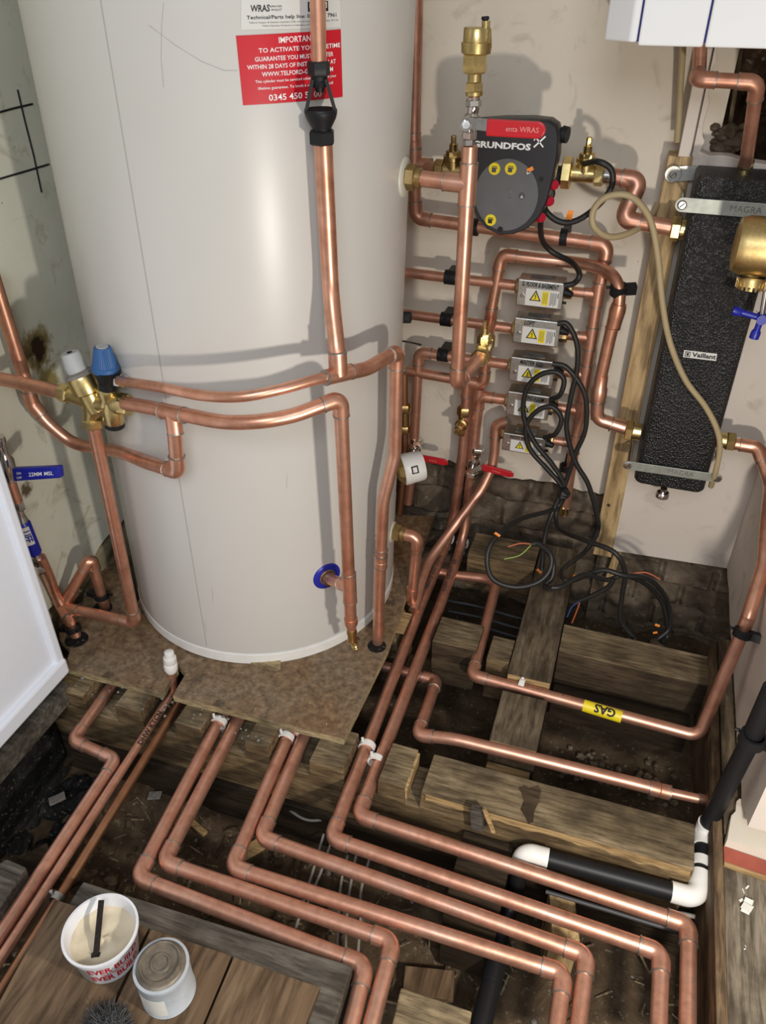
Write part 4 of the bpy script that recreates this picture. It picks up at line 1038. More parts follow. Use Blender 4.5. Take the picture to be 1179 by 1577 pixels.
# lower small pipe behind
ZS = -.08
def SY(px, py): return P(px, py, y=1.027+.00006*(px-643))
hs = [P(585, 1025, z=ZS), P(672, 1048, z=ZS), SY(643, 1132), SY(700, 1138), SY(790, 1160), SY(1010, 1215)]
pr_ = pipe('copper pipe with two elbows ending in a reduced coupling behind the black waste pipe', hs[:3]+[hs[3], hs[4], hs[5]], RP, [None, 'e', 'e', .2, .5, None], 'copper_dull')
coupling(pr_, SY(1000, 1213), SY(1031, 1221), RP, 'copper_dull', 'reducer')
mb = MB(); cyl(mb, SY(1028, 1220), SY(1093, 1234), RS*1.05, 20); link('tube', mb, 'copper_dull', pr_); coupling(pr_, SY(1076, 1230), SY(1092, 1234), RS*1.05, 'copper_dull')
mb = MB(); cyl(mb, SY(1092, 1234), P(1102, 1214, y=1.10), RS*1.2, 18); link('elbow', mb, 'copper_dull', pr_)

# waste pipe: white solvent fittings and black tube
RW = .0155
wz = -.055
wp = thing('waste_pipe', P(1075, 1385, z=wz), 'black plastic waste pipe with white elbows at lower right', 'waste pipe')
A = P(1074, 1384, z=wz); Bq = P(806, 1312, z=wz); Cq = P(1084, 1280, z=wz); Dq = P(1150, 1150, x=.312); Eq = P(1190, 1060, x=.312)
uA = (Bq-A).normalized(); uC = (Cq-A).normalized(); uD = (Dq-Cq).normalized()
mb = MB(); cyl(mb, Bq-uA*.02, A+uA*.02, RW, 24); cyl(mb, A+uC*.03, Cq, RW*.98, 24); sweep(mb, [Cq, Dq, Eq], RW, 24); link('black_tube', mb, 'black_plastic', wp)
def wfit(pts, rad, name='white_fitting', r=RW*1.16):
    mb = MB(); sweep(mb, fillet(pts, rad), r, 26); return link(name, mb, 'white_plastic', wp)
wfit([A+uA*.044, A, A+uC*.050], [0, .024, 0], 'elbow'); wfit([Cq-uC*.035, Cq, Cq+uD*.026], [0, .03, 0], 'bend')
wfit([A+uC*.060, A+uC*.078], [0, 0], 'clip', RW*1.2)
bd = P(795, 1362, z=-.13)
uB = (bd-Bq).normalized()
wfit([Bq-uA*.044, Bq, Bq+uB*.040], [0, .024, 0], 'elbow')
mb = MB(); cyl(mb, Bq+uB*.02, bd, RW, 24); bz = P(770, 1440, z=-.20); be = P(735, 1600, z=-.20); sweep(mb, fillet([bd, P(790, 1385, z=-.17), bz], [0, .05, 0]), RW, 24); sweep(mb, [bz, be], RW, 24); cyl(mb, P(764, 1478, z=-.20), P(756, 1515, z=-.20), RW*1.2, 24, .001); cyl(mb, P(756, 1515, z=-.20), be, RW*1.18, 24, .001); link('black_tube', mb, 'black_plastic', wp)
clip('pipe_clip', P(1158, 1138, x=.312), uD, RW, 'black_plastic', 'large black clip on the waste pipe at the right edge', base=V((1,0,0)), w=.02)
# ================================================================== BACK WALL PIPEWORK
YM = 1.72
def M(px, py, y=YM): return P(px, py, y=y)
# tall riser left, tee to pump, elbow, lower pipe with elbow into the manifold
pipe_main = pipe('tall copper riser right of the tank running under the pump to the manifold', [M(642, -80), M(637, 240), M(640, 336), M(935, 377), M(924, 440)], RP*1.05, [None, None, 'e', 'e', None], 'copper_dull', fr=1.6)
tee(pipe_main, M(638, 253), M(638, 200)-M(638, 300), M(700, 258)-M(638, 253), RP*1.05, RP, 'copper_dull')
coupling(pipe_main, M(637, 205), M(638, 228), RP*1.05, 'copper_dull')
# manifold riser with five tees
rows = [(427, 437), (487, 492), (547, 550), (602, 605), (666, 660)]
mt, mbm = M(926, 415), M(868, 790)
man = pipe('vertical copper manifold joining the right ends of the five actuator pipes', [M(930, 390), M(868, 792)], RP*1.0, None, 'copper_dull')
mrow = [(920, 440), (911, 500), (899, 555), (891, 610), (880, 664)]
lrow = [(805, 432), (800, 488), (790, 545), (781, 600), (770, 655)]
def on_man(py):
    a, b = M(930, 390), M(868, 792); t = (py-390)/402.; return a.lerp(b, t)
MP = [on_man(y) for y in (443, 503, 557, 612, 666)]
for k in range(5):
    tee(man, MP[k], M(930,390)-M(868,792), V((-1, 0, 0)), RP, RP*.8, 'copper_dull', l=2.0)
clip('pipe_clip', M(872, 720), (0,0,1), RP, 'black_plastic', 'black clip near the foot of the manifold', base=V((0,1,0)), w=.014, reach=.06)
cc = thing('coupler_end', M(868, 790), 'brass end coupling at the foot of the manifold', 'coupling'); mb = MB(); hexnut(mb, M(869, 778), M(867, 792), .015); link('nut', mb, 'brass', cc)
# five actuators
names = ['G. FLOOR & BASEMENT', 'LOFT', 'MASTER BED', 'LIVING ROOM', 'HOT WATER']
pos = ['topmost', 'second from the top', 'middle', 'second from the bottom', 'lowest']
FR = [((798,427),(869,439),(863,477),(793,471)), ((792,487),(865,498),(856,534),(788,529)), ((786,548),(857,559),(848,593),(782,589)), ((782,602),(847,611),(842,647),(777,640)), ((774,666),(842,676),(835,702),(772,694))]
YB = 1.655
front0 = None
BX = []
for k in range(5):
    tl, tr, br, bl = [P(*q, y=YB) for q in FR[k]]
    cx = (tl.x+bl.x)/2; zt = (tl.z+tr.z)/2-.0005; zb = (bl.z+br.z)/2
    x0, x1 = (tl.x+bl.x)/2, (tr.x+br.x)/2; z1, z0 = zt, zb
    root = thing('valve_actuator', ((x0+x1)/2, YB+.03, z0), 'grey steel motorised valve box hand-lettered %s, %s of the five' % (names[k], pos[k]), 'motorised valve', 'motorised valve boxes on the back wall')
    BX.append((x0, x1, z0, z1))
    mb = MB(); box(mb, ((x0+x1)/2, YB+.024, (z0+z1)/2), (x1-x0, .048, z1-z0)); link('cover', mb, 'steel_plate', root, bevel=.0025)
    mb = MB(); box(mb, ((x0+x1)/2, YB+.025, z1+.0005), (.05, .026, .001)); o = link('top_label', mb, 'stone_grey', root)
    mb = MB(); box(mb, ((x0+x1)/2, YB+.055, (z0+z1)/2), ((x1-x0)*.55, .02, (z1-z0)*.8)); link('back_plate', mb, 'brass_dark', root)
    mb = MB(); hy = MP[k]; zc = hy.z
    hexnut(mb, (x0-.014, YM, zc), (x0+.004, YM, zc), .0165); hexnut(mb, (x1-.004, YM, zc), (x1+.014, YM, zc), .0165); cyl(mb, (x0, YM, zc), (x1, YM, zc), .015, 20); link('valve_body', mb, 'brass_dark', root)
    fm = frame((x0, YB, z0), (1,0,0), (0,0,1), .0006); w, h = x1-x0, z1-z0
    if k == 0: uvf = fm
    o = link('warning_label', grid_patch(fm, w*.20, w*.92, h*.06, h*.70, 1, 1), 'label_white', root)
    fm2 = frame((x0, YB, z0), (1,0,0), (0,0,1), .0010)
    tx, tz, ts = w*.42, h*.42, h*.34
    mb = MB(); mb.add([fm2(tx-ts*.66, tz-ts*.5), fm2(tx+ts*.62, tz-ts*.5), fm2(tx, tz+ts*.72)], [[0,1,2]]); link('hazard_triangle', mb, 'black_ink', o)
    fm3 = frame((x0, YB, z0), (1,0,0), (0,0,1), .0014)
    mb = MB(); mb.add([fm3(tx-ts*.47, tz-ts*.39), fm3(tx+ts*.43, tz-ts*.39), fm3(tx, tz+ts*.49)], [[0,1,2]]); link('hazard_triangle', mb, 'sticker_yellow', o)
    fm4 = frame((x0, YB, z0), (1,0,0), (0,0,1), .0018)
    mb = MB(); bp_ = [(.05,.34),(-.12,.02),(0,.03),(-.06,-.22),(-.1,-.2),(-.03,-.34),(.06,-.22),(.0,-.21),(.1,.1),(-.02,.09),(.12,.34)]; mb.add([fm4(tx+a*ts, tz+b*ts) for a, b in bp_], [list(range(len(bp_)))]); link('bolt_symbol', mb, 'black_ink', o)
    link('yellow_notice', grid_patch(fm2, w*.56, w*.70, h*.12, h*.64, 1, 1), 'sticker_yellow', o)
    mb = MB()
    for j in range(5): mb.v += []; mb.add([fm3(w*(.58+.022*j), h*.18), fm3(w*(.586+.022*j), h*.18), fm3(w*(.586+.022*j), h*.58), fm3(w*(.58+.022*j), h*.58)], [[0,1,2,3]])
    for j in range(6): mb.add([fm3(w*(.74+.024*j), h*(.12+.03*(j%3))), fm3(w*(.749+.024*j), h*(.12+.03*(j%3))), fm3(w*(.749+.024*j), h*.62), fm3(w*(.74+.024*j), h*(.62-.04*(j%2)))], [[0,1,2,3]])
    link('small_print', mb, 'grey_dark', o)
    t = text_mb(names[k], lambda a, b: V((a, b, 0)), 1, bold=.03, shear=.25); xs = [p.x for p in t.v]; wd = (.80, .24, .52, .50, .62)[k]*w; kx = wd/(max(xs)-min(xs)); mx = (max(xs)+min(xs))/2
    cxx = (.50, .34, .48, .62, .48)[k]*w; t.v = [fm2(cxx+(p.x-mx)*kx, h*.83+p.y*h*.22+(p.x-mx)*kx*-.02) for p in t.v]; link('handwriting', t, 'black_ink', root)
    mb = MB(); c_ = V((x0+w*.13, YB, z0+h*.40)); lathe(mb, c_, c_+V((0,-.003,0)), [(0, .0042), (.6, .0042), (1, .003)], 16); link('screw', mb, 'chrome', root)
    mb = MB(); lathe(mb, (x1-.004, YB+.02, z0+h*.62), (x1+.018, YB+.012, z0+h*.55), [(0, .010), (.4, .010), (.5, .0085), (1, .006)], 14); link('cable_gland', mb, 'black_plastic', root)
    mb = MB(); box(mb, (x1-w*.10, YB-.0006, z0+h*.52), (.0016, .0008, .010)); box(mb, (x1+.003, YB+.012, z0+h*.22), (.010, .006, .004)); link('lever', mb, 'black_plastic', root)
    # pipe right of the box to the manifold
    pipe('short copper link from the %s valve box to the manifold' % pos[k], [V((x1+.004, YM, zc)), MP[k]-V((RP*1.8,0,0))], RP*.85, None, 'copper_dull')
# bar pipe: from elbow above the boxes down through gate valve tee, and right round to header nut
barp = [M(627, 571), M(744, 592), M(756, 480), M(772, 392), M(836, 400)]
bp1 = pipe('copper pipe looping over the valve boxes to the low header nut', barp, RP, [None, 'e', None, 'e', None], 'copper', fr=1.6)
hl = [M(836, 400), M(880, 404), P(918, 411, y=1.70), P(942, 424, y=1.67), P(953, 447, y=1.65), P(952, 475, y=1.645)]
mb = MB(); sweep(mb, catmull(hl, 8), RP, 20); link('tube', mb, 'copper', bp1)
YH = 1.645
he = [P(952, 470, y=YH), P(945, 492, y=YH), P(933, 545, y=YH), P(925, 580, y=YH), P(918, 645, y=YH), P(972, 662, y=YH)]
mb = MB(); sweep(mb, fillet(he[:4]+[he[4]], [0, .05, .1, .1, 0]), RP*1.05, 20); link('tube', mb, 'copper', bp1)
mb = MB(); lathe(mb, P(953, 468, y=YH), P(944, 503, y=YH), [(0, RP*1.2), (.3, RP*1.35), (.6, RP*1.25), (1, RP*1.2)], 22); ring(mb, P(943, 505, y=YH), he[2]-he[1], RP*1.05); link('adapter', mb, 'copper', bp1)
RW2 = RP*1.2
mb = MB(); lathe(mb, P(926, 578, y=YH), P(921, 612, y=YH), [(0, RP*1.15), (.5, RP*1.2), (.6, RP*1.38), (1, RP*1.38)], 22); sweep(mb, fillet([P(921, 608, y=YH), he[4], he[5]], [0, RP*1.8, 0]), RW2, 22); link('elbow', mb, 'copper', bp1)
mb = MB(); ring(mb, P(920, 618, y=YH), he[4]-he[3], RW2); ring(mb, P(941, 653, y=YH), he[5]-he[4], RW2); link('solder_ring', mb, 'solder', bp1)
clip('pipe_clip', P(952, 446, y=1.65), V((0,-.3,1)), RP, 'black_plastic', 'black pipe clip on the looped pipe beside the timber batten', base=V((1,.3,0)), w=.02)
coupling(bp1, M(757, 474), M(754, 500), RP)
# gate valve fed by the thick drop pipe
gv = thing('gate_valve', P(742, 535, y=1.61), 'brass gate valve with square spindle behind the thick drop pipe', 'gate valve')
zd_ = drop.z; g0, g1 = P(738, 553, z=zd_), P(750, 522, z=zd_)
mb = MB(); hexnut(mb, g0, g0.lerp(g1, .25), .0205); hexnut(mb, g0.lerp(g1, .78), g1, .0205, .5); lathe(mb, g0, g1, [(0, .015), (.5, .019), (1, .015)], 24)
gm = g0.lerp(g1, .5); gt = gm+V((0, -.004, .052)); hexnut(mb, gm, gm+V((0,0,.030)), .0155, .2); hexnut(mb, gm+V((0,-.0,.020)), gm+V((0,0,.036)), .0125, .4)
cyl(mb, gm+V((0,0,.034)), gm+V((0,0,.047)), .008, 18); cyl(mb, gm+V((0,0,.045)), gm+V((0,0,.062)), .0055, 6); link('body', mb, 'brass', gv)
mb = MB(); cyl(mb, g1, P(756, 494, y=1.72), RP, 20); link('tube', mb, 'copper', bp1)
# left ends of the top three actuator pipes with black clips
def lb(k): return V((BX[k][0]-.010, YM, MP[k].z))
p1 = pipe('copper pipe from the topmost valve box running left behind the tank', [lb(0), V((-.66, YM, MP[0].z+.004))], RP*.9, None, 'copper_dull')
p2 = pipe('copper pipe from the second valve box running left behind the tank', [lb(1), V((-.66, YM, MP[1].z+.006))], RP*.9, None, 'copper_dull')
c3 = V((M(645, 530).x, YM, MP[2].z+.002))
p3 = pipe('copper pipe from the middle valve box turning down to a red-handled valve by the tank', [lb(2), c3, M(637, 700), M(628, 775)], RP*.95, [None, 'e', .3, None], 'copper_dull')
for k, px in enumerate((694, 688, 683)):
    xx = M(px, 420+58*k).x
    clip('pipe_clip', V((xx, YM, MP[k].z+.003)), (1,0,0), RP*.95, 'black_plastic', 'black pipe clip behind the thick drop pipe on the %s wall pipe' % ('top', 'second', 'third')[k], base=V((0,1,0)), w=.026, reach=.05)
c4 = V((M(739, 600).x, YM, MP[3].z))
p4 = pipe('copper pipe from the fourth valve box turning down to the chrome lever valve', [lb(3), c4, M(728, 700)], RP, [None, 'e', None], 'copper')
p5 = pipe('short copper link from the lowest valve box to the diagonal pipe', [lb(4), M(772, 652)], RP*.9, None, 'copper')
# lever valves low on the wall
def low_valve(label, px0, py0, px1, py1, hx0, hy0, hx1, hy1, drop=0):
    root = thing('lever_valve', M(px1, py1), label, 'valve')
    a, b = M(px0, py0), M(px1, py1)
    mb = MB(); hexnut(mb, a, a.lerp(b, .22), .0185); lathe(mb, a.lerp(b, .2), a.lerp(b, .8), [(0, .012), (.25, .011), (.35, .0175), (.75, .0175), (.85, .012), (1, .014)], 24); hexnut(mb, a.lerp(b, .8), b, .0175, .5); mid_ = a.lerp(b, .62); cyl(mb, mid_, mid_+V((0,-.032,0)), .008, 16); link('body', mb, 'chrome', root)
    h0, h1 = P(hx0, hy0, y=YM-.034), P(hx1, hy1, y=YM-.034); mb = MB(); bar(mb, h0, h1, .006, .019, (0,0,1)); bar(mb, h1-(h1-h0)*.02, h1+(h1-h0).normalized()*.006, .005, .013); o = link('handle', mb, 'handle_red', root, bevel=.003); o['label'] = 'red lever handle'
    mb = MB(); bar(mb, mid_+V((0,-.030,0)), h0, .003, .012); link('lever_arm', mb, 'chrome', root)
    text(o, 'lettering', 'WRAS', 'handle_mark', frame((h0+h1)/2+V((0,-.0045,0)), h1-h0, V((0,0,1)), .0004), .008, 0, 0)
low_valve('chrome lever valve with red handle left of the diagonal pipe under the valve boxes', 735, 688, 725, 735, 742, 719, 787, 731)
low_valve('chrome lever valve with red handle half hidden by the white control head', 642, 675, 635, 706, 648, 705, 686, 712)
iv = thing('isolation_valve', M(712, 650), 'brass isolation valve with forward spindle on the fifth riser', 'valve')
mb = MB(); hexnut(mb, M(715, 626), M(714, 640), .018); hexnut(mb, M(712, 655), M(711, 668), .017, .5); cyl(mb, M(715, 630), M(711, 665), .0145, 20); c_ = M(713, 650); lathe(mb, c_, c_+V((-.004,-.058,0)), [(0, .015), (.35, .016), (.4, .012), (.7, .010), (.72, .0065), (1, .006)], 18); link('body', mb, 'brass_dark', iv)
riser_tee = tee(bp1, M(720, 589), M(744,592)-M(700,586), M(716, 620)-M(720, 589), RP*.98, RP)
# brass and pipe close behind the tank edge
p6 = pipe('copper pipe behind the white control head close to the tank', [M(622, 575), M(622, 720), M(614, 790)], RP*.9, [None, .2, None], 'copper_old')
bv = thing('check_valve', M(623, 660), 'brass check valve glimpsed between long drop pipe and tank', 'valve'); mb = MB(); hexnut(mb, M(623, 622), M(623, 634), .017); cyl(mb, M(623, 630), M(623, 660), .013, 18); hexnut(mb, M(623, 655), M(623, 666), .016); link('body', mb, 'brass_dark', bv)

# ================================================================== PUMP
YP0 = 1.555
pump = thing('circulation_pump', P(790, 300, y=1.62), 'dark grey circulation pump with round control face and yellow round stickers', 'pump')
OUT = [(716,205),(722,192),(735,186),(775,183),(820,183),(846,186),(857,194),(860,208),(858,240),(851,275),(842,310),(830,335),(812,352),(790,361),(768,362),(748,352),(733,335),(724,310),(718,280),(714,245)]
fc = [P(x, y, y=YP0) for x, y in OUT]; c0 = sum(fc, V())/len(fc)
mb = MB(); nO = len(fc)
rings_ = [(0.0, .97, YP0-.003), (0, 1.0, YP0+.002), (0, 1.02, YP0+.035), (0, .95, YP0+.06), (0, .7, YP0+.09), (0, .45, YP0+.12)]
vs = []
for _, s_, yy in rings_:
    for p in fc: q_ = c0+(p-c0)*s_; vs.append(V((q_.x, yy, q_.z)))
mb.add(vs, [[i*nO+k, i*nO+(k+1)%nO, (i+1)*nO+(k+1)%nO, (i+1)*nO+k] for i in range(len(rings_)-1) for k in range(nO)], True)
mb.f.append(list(range(nO))[::-1]); mb.sm.append(False); mb.mi.append(0)
link('housing', mb, 'pump_face', pump)
# face plate rim
def poly_plate(pts, yf, yb, name, m, parent, bevel=0):
    mb = MB(); n = len(pts); mb.add([V((p.x, yf, p.z)) for p in pts]+[V((p.x, yb, p.z)) for p in pts], [list(range(n)), list(range(n, 2*n))[::-1]]+[[i, n+i, n+(i+1)%n, (i+1)%n] for i in range(n)])
    return link(name, mb, m, parent, bevel=bevel)
dc_ = P(779, 301, y=YP0-.004); dr = P(828, 303, y=YP0-.004).x-dc_.x
rz = (P(779, 245, y=YP0).z-P(779, 356, y=YP0).z)/2
disc = [V((dc_.x+dr*math.cos(a)*1.0, 0, dc_.z+rz*math.sin(a))) for a in [2*PI*k/60 for k in range(60)]]
o = poly_plate(disc, YP0-.0045, YP0+.002, 'control_face', 'pump_disc', pump); o['label'] = 'grey round control face'
def pf(px, py, off=0): return P(px, py, y=YP0-.0045-off)
def dot(parent, px, py, r, m, off, name):
    c = pf(px, py, off); mb = MB(); lathe(mb, c+V((0,.0003,0)), c, [(0, r), (1, r)], 28); return link(name, mb, m, parent)
for px, py in ((761, 260), (786, 260), (755, 339)):
    st = dot(o, px, py, .0108, 'sticker_yellow', .0008, 'yellow_sticker')
    cc_ = pf(px, py, .0012)
    mb = MB(); lathe(mb, cc_, cc_+V((0,-.0001,0)), [(0, .0100), (1, .0100)], 28, cap=False)
    for (dx, dz, w, h) in ((0, .0012, .011, .0016), (-.0008, -.003, .008, .0062), (0, .0038, .009, .0014)):
        box(mb, cc_+V((dx, 0, dz)), (w, .0003, h))
    link('boiler_symbol', mb, 'black_ink' if py > 300 else 'grey_dark', st)
dot(o, 803, 302, .0062, 'grey_dark', .0008, 'button'); text(o, 'arrow_symbol', '^', 'label_white', frame(pf(803, 304, .0012), (1,0,0), (0,0,1)), .011, 0, -.001, bold=.03)
dot(o, 770, 353, .0050, 'black_plastic', .0008, 'screw_recess'); dot(pump, 833, 276, .0045, 'black_plastic', -.001, 'screw')
mb = MB(); c_ = pf(816, 261, .001); obox(mb, c_, (1,0,.6), (0,1,0), (-.6,0,1), (.012,.0006,.007)); link('orange_marker', mb, 'tag_orange', pump)
mb = MB(); c_ = pf(813, 266, .001); obox(mb, c_, (1,0,.6), (0,1,0), (-.6,0,1), (.006,.0006,.004)); link('white_marker', mb, 'label_white', pump)
ga, gb = pf(727, 222), pf(817, 225); t = text_mb('GRUNDFOS', lambda a, b: V((a, b, 0)), 1, bold=.04); xs = [p.x for p in t.v]; kx = (gb-ga).length/(max(xs)-min(xs)); mx = min(xs)
fmp = frame(V((ga.x, YP0-.0032, ga.z)), (1,0,0), (0,0,1), .0006); t.v = [fmp((p.x-mx)*kx, p.y*.0145) for p in t.v]; link('lettering', t, 'white_text', pump)
mb = MB(); cxg = V((pf(830, 219).x, YP0-.0038, pf(830, 219).z))
for q1, q2, w in (((-.009,-.009), (.010,.010), .0028), ((-.007,.0075), (.008,-.008), .0024), ((-.007,.0075), (-.0098,.002), .0018)):
    bar(mb, cxg+V((q1[0],0,q1[1])), cxg+V((q2[0],0,q2[1])), .0006, w, (0,0,1))
link('logo_mark', mb, 'white_text', pump)
text(o, 'lettering', 'Auto', 'stone_grey', frame(pf(786, 300, .0006), (0,0,-1), (1,0,0)), .008)
for px, py in ((849, 284), (842, 309), (829, 334)):
    a = P(px-6, py, y=YP0+.03); b = P(px+6, py+1, y=YP0+.012); mb = MB(); lathe(mb, a, b, [(0, .0095), (.8, .0095), (1, .008)], 18); link('cable_plug', mb, 'pump_red', pump)
mb = MB(); a = P(856, 205, y=YP0+.04); b = P(874, 208, y=YP0+.035); lathe(mb, a, b, [(0, .012), (.5, .012), (.55, .015), (1, .014)], 16); link('side_plug', mb, 'black_plastic', pump)
# valves either side of the pump
def pump_valve(label, cx, cy, side):
    c = M(cx, cy, 1.69); root = thing('pump_valve', c, label, 'valve'); s = side
    mb = MB(); hexnut(mb, c+V((-s*.045,0,0)), c+V((-s*.025,0,0)), .030, .3); cyl(mb, c+V((-s*.03,0,0)), c+V((s*.03,0,0)), .0165, 24); hexnut(mb, c+V((s*.018,0,0)), c+V((s*.038,0,0)), .021, .5)
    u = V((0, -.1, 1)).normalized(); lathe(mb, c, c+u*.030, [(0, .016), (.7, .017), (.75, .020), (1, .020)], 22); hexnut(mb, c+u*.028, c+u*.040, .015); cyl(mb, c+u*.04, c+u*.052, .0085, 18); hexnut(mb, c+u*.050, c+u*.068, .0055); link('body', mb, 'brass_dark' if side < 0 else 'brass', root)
    if side > 0:
        text(root, 'marking', 'S0', 'tin_dirty', frame(c+V((-.002,-.0172,.008)), (1,0,0), (0,0,1)), .009); text(root, 'marking', 'CE0', 'tin_dirty', frame(c+V((-.002,-.0172,-.002)), (1,0,0), (0,0,1)), .009)
    return c
vc = pump_valve('brass pump valve right of the pump with a bare square spindle', 900, 268, 1)
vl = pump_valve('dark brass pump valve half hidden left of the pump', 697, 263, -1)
mb = MB(); cyl(mb, P(855, 270, y=1.69), P(878, 270, y=1.69), .018, 22); cyl(mb, P(712, 268, y=1.69), P(735, 268, y=1.69), .018, 22); cyl(mb, P(735, 268, y=1.69), P(855, 270, y=1.69), .022, 22); link('flange', mb, 'black_plastic', pump)
pipe('short copper stub between the tall riser tee and the left pump valve', [M(650, 256), V((vl.x-.03, YM-.015, vl.z))], RP, None, 'copper_dull')
for px in (731, 868):
    c_ = M(px, 350+(px-731)*.11)
    clip('pipe_clip', c_, (1,0,.02), RP*1.05, 'black_plastic', 'black clip on the horizontal pipe %s the pump' % ('left under' if px < 800 else 'right under'), base=V((0,1,0)), w=.015, reach=.05)

# ================================================================== HEADER (dark insulated box) AND BATTEN
bat = MB(); q0, q1 = P(1030, 240, y=1.735), P(1068, 243, y=1.735); q2, q3 = P(943, 857, y=1.735), P(913, 850, y=1.735)
zt_ = q0.z; zb_ = q2.z-.005
xa0, xa1 = q0.x-.002, q1.x-.001; xb0, xb1 = q3.x, q2.x-.003
bat.add([(xa0,1.735,zt_),(xa1,1.735,zt_),(xb1,1.735,zb_),(xb0,1.735,zb_),(xa0,1.80,zt_),(xa1,1.80,zt_),(xb1,1.80,zb_),(xb0,1.80,zb_)], [[0,3,2,1],[4,5,6,7],[0,1,5,4],[2,3,7,6],[1,2,6,5],[0,4,7,3]])
bo = tag(link('timber_batten', bat, 'pine', bevel=.0015), 'tall pale timber batten fixed to the wall beside the dark header', 'batten')
def screwhead(parent, c, r=.008, name='screw'):
    mb = MB(); lathe(mb, c, c+V((0,-.004,0)), [(0, r), (.5, r), (1, r*.75)], 20); o = link(name, mb, 'chrome', parent)
    mb = MB(); obox(mb, c+V((0,-.0042,0)), (1,0,1), (0,1,0), (-1,0,1), (r*1.3,.0006,r*.22)); link('slot', mb, 'grey_dark', o); return o
screwhead(bo, P(937, 777, y=1.735), .005)
tp_ = [P(935, 850, y=1.76), P(958, 852, y=1.76)]
mb = MB(); bar(mb, P(951, 848, y=1.765), P(934, 900, y=1.765), .02, .022, (0,1,0)); tag(link('timber_peg', mb, 'pine', bevel=.002), 'short pale timber peg hanging below the batten end', 'peg')
hd_ = thing('hydraulic_header', P(1020, 760, y=1.65), 'tall black textured insulated header box strapped to the panel', 'header')
yf = 1.62; yb_ = 1.735
tl_ = P(1072, 272, y=yf); tr_ = P(1205, 295, y=yf); br_ = P(1083, 762, y=yf); bl_ = P(975, 742, y=yf)
# slightly leaning prism with rounded vertical edges
def hsec(z):
    t = (z-bl_.z)/(tl_.z-bl_.z); xl = bl_.x+(tl_.x-bl_.x)*t; xr_ = br_.x+(tl_.x+.158-br_.x)*t; r = .018; out = []
    for cx, cy, a0 in ((xl+r, yf+r, PI), (xr_-r, yf+r, 1.5*PI), (xr_-.004, yb_-.004, 0), (xl+.004, yb_-.004, .5*PI)):
        rr_ = r if cy < yf+r+.001 else .004
        for k in range(6): a = a0+.5*PI*k/5; out.append(V((cx+rr_*math.cos(a), cy+rr_*math.sin(a), z)))
    return out
mb = MB(); zs = [bl_.z-.002, bl_.z+.004, tl_.z-.008, tl_.z]; vs = []
for i, z in enumerate(zs):
    s_ = hsec(z); c_ = sum(s_, V())/len(s_); k_ = .955 if i in (0, 3) else 1
    vs += [c_+(p-c_)*k_ for p in s_]
N_ = 24
mb.add(vs, [[i*N_+k, i*N_+(k+1)%N_, (i+1)*N_+(k+1)%N_, (i+1)*N_+k] for i in range(3) for k in range(N_)], True)
mb.f += [list(range(N_))[::-1], [3*N_+k for k in range(N_)]]; mb.sm += [False, False]; mb.mi += [0, 0]
link('insulation', mb, 'foam_textured', hd_)
for py in (528, 560):
    a, b = P(1030, py, y=yf-.0006), P(1105, py+11, y=yf-.0006); mb = MB(); bar(mb, a, b, .0008, .0016, (0,0,1)); link('groove', mb, 'black_plastic', hd_)
qm = [P(1053, 539, y=yf-.001), P(1104, 545, y=yf-.001), P(1102, 556, y=yf-.001), P(1051, 550, y=yf-.001)]
mb = MB(); mb.add(qm, [[0,3,2,1]]); o = link('nameplate', mb, 'label_white', hd_); o['label'] = 'small white Vaillant nameplate'
qf = quadmap(*qm, off=0); nn = V((0,-.0006,0))
t = text_mb('Vaillant', lambda a, b: V((a, b, 0)), 1, bold=.03); xs = [p.x for p in t.v]; kx = .72/(max(xs)-min(xs)); mx = min(xs); t.v = [qf(.26+(p.x-mx)*kx, .5+p.y*.85)+nn for p in t.v]; link('lettering', t, 'black_ink', o)
mb = MB(); mb.add([qf(a, b)+nn for a, b in ((.05,.15), (.21,.15), (.21,.85), (.05,.85))], [[0,1,2,3]]); link('emblem', mb, 'black_ink', o)
mb = MB(); mb.add([qf(a, b)+nn*1.6 for a, b in ((.07,.25), (.19,.25), (.19,.75), (.07,.75))], [[0,1,2,3]]); link('emblem', mb, 'label_white', o)
mb = MB(); mb.add([qf(a, b)+nn*2.2 for a, b in ((.095,.35), (.13,.3), (.165,.35), (.165,.65), (.13,.7), (.095,.65))], [[0,1,2,3,4,5]]); link('emblem', mb, 'black_ink', o)
# bottom drain knob
mb = MB(); a = P(1022, 752, y=1.66); cyl(mb, a, a+V((0,0,-.012)), .008, 16); lathe(mb, a+V((0,0,-.010)), a+V((0,0,-.026)), [(0, .013), (.2, .0155), (.8, .0155), (1, .012)], 24); o = link('drain_knob', mb, 'chrome', hd_)
# side nuts
def hnut(px, py, y, side, L_=.03, r=.024):
    c = P(px, py, y=y); s = side; mb = MB(); hexnut(mb, c, c+V((s*L_*.55,0,0)), r, .5); cyl(mb, c+V((s*L_*.5,0,0)), c+V((s*L_*1.1,0,0)), r*.8, 24, .001); return link('side_union', mb, 'brass', hd_)
hnut(1032, 352, 1.665, 1, .034); hnut(962, 662, YH, 1, .032, .024); o = hnut(1131, 681, 1.66, -1, .034, .022)
# top nut
tn = P(1149, 250, y=1.68); mb = MB(); cyl(mb, V((tn.x, tn.y, tl_.z-.004)), V((tn.x, tn.y, tl_.z+.02)), .009, 18); hexnut(mb, V((tn.x, tn.y, tl_.z+.006)), V((tn.x, tn.y, tl_.z+.024)), .014); link('top_union', mb, 'brass', hd_)
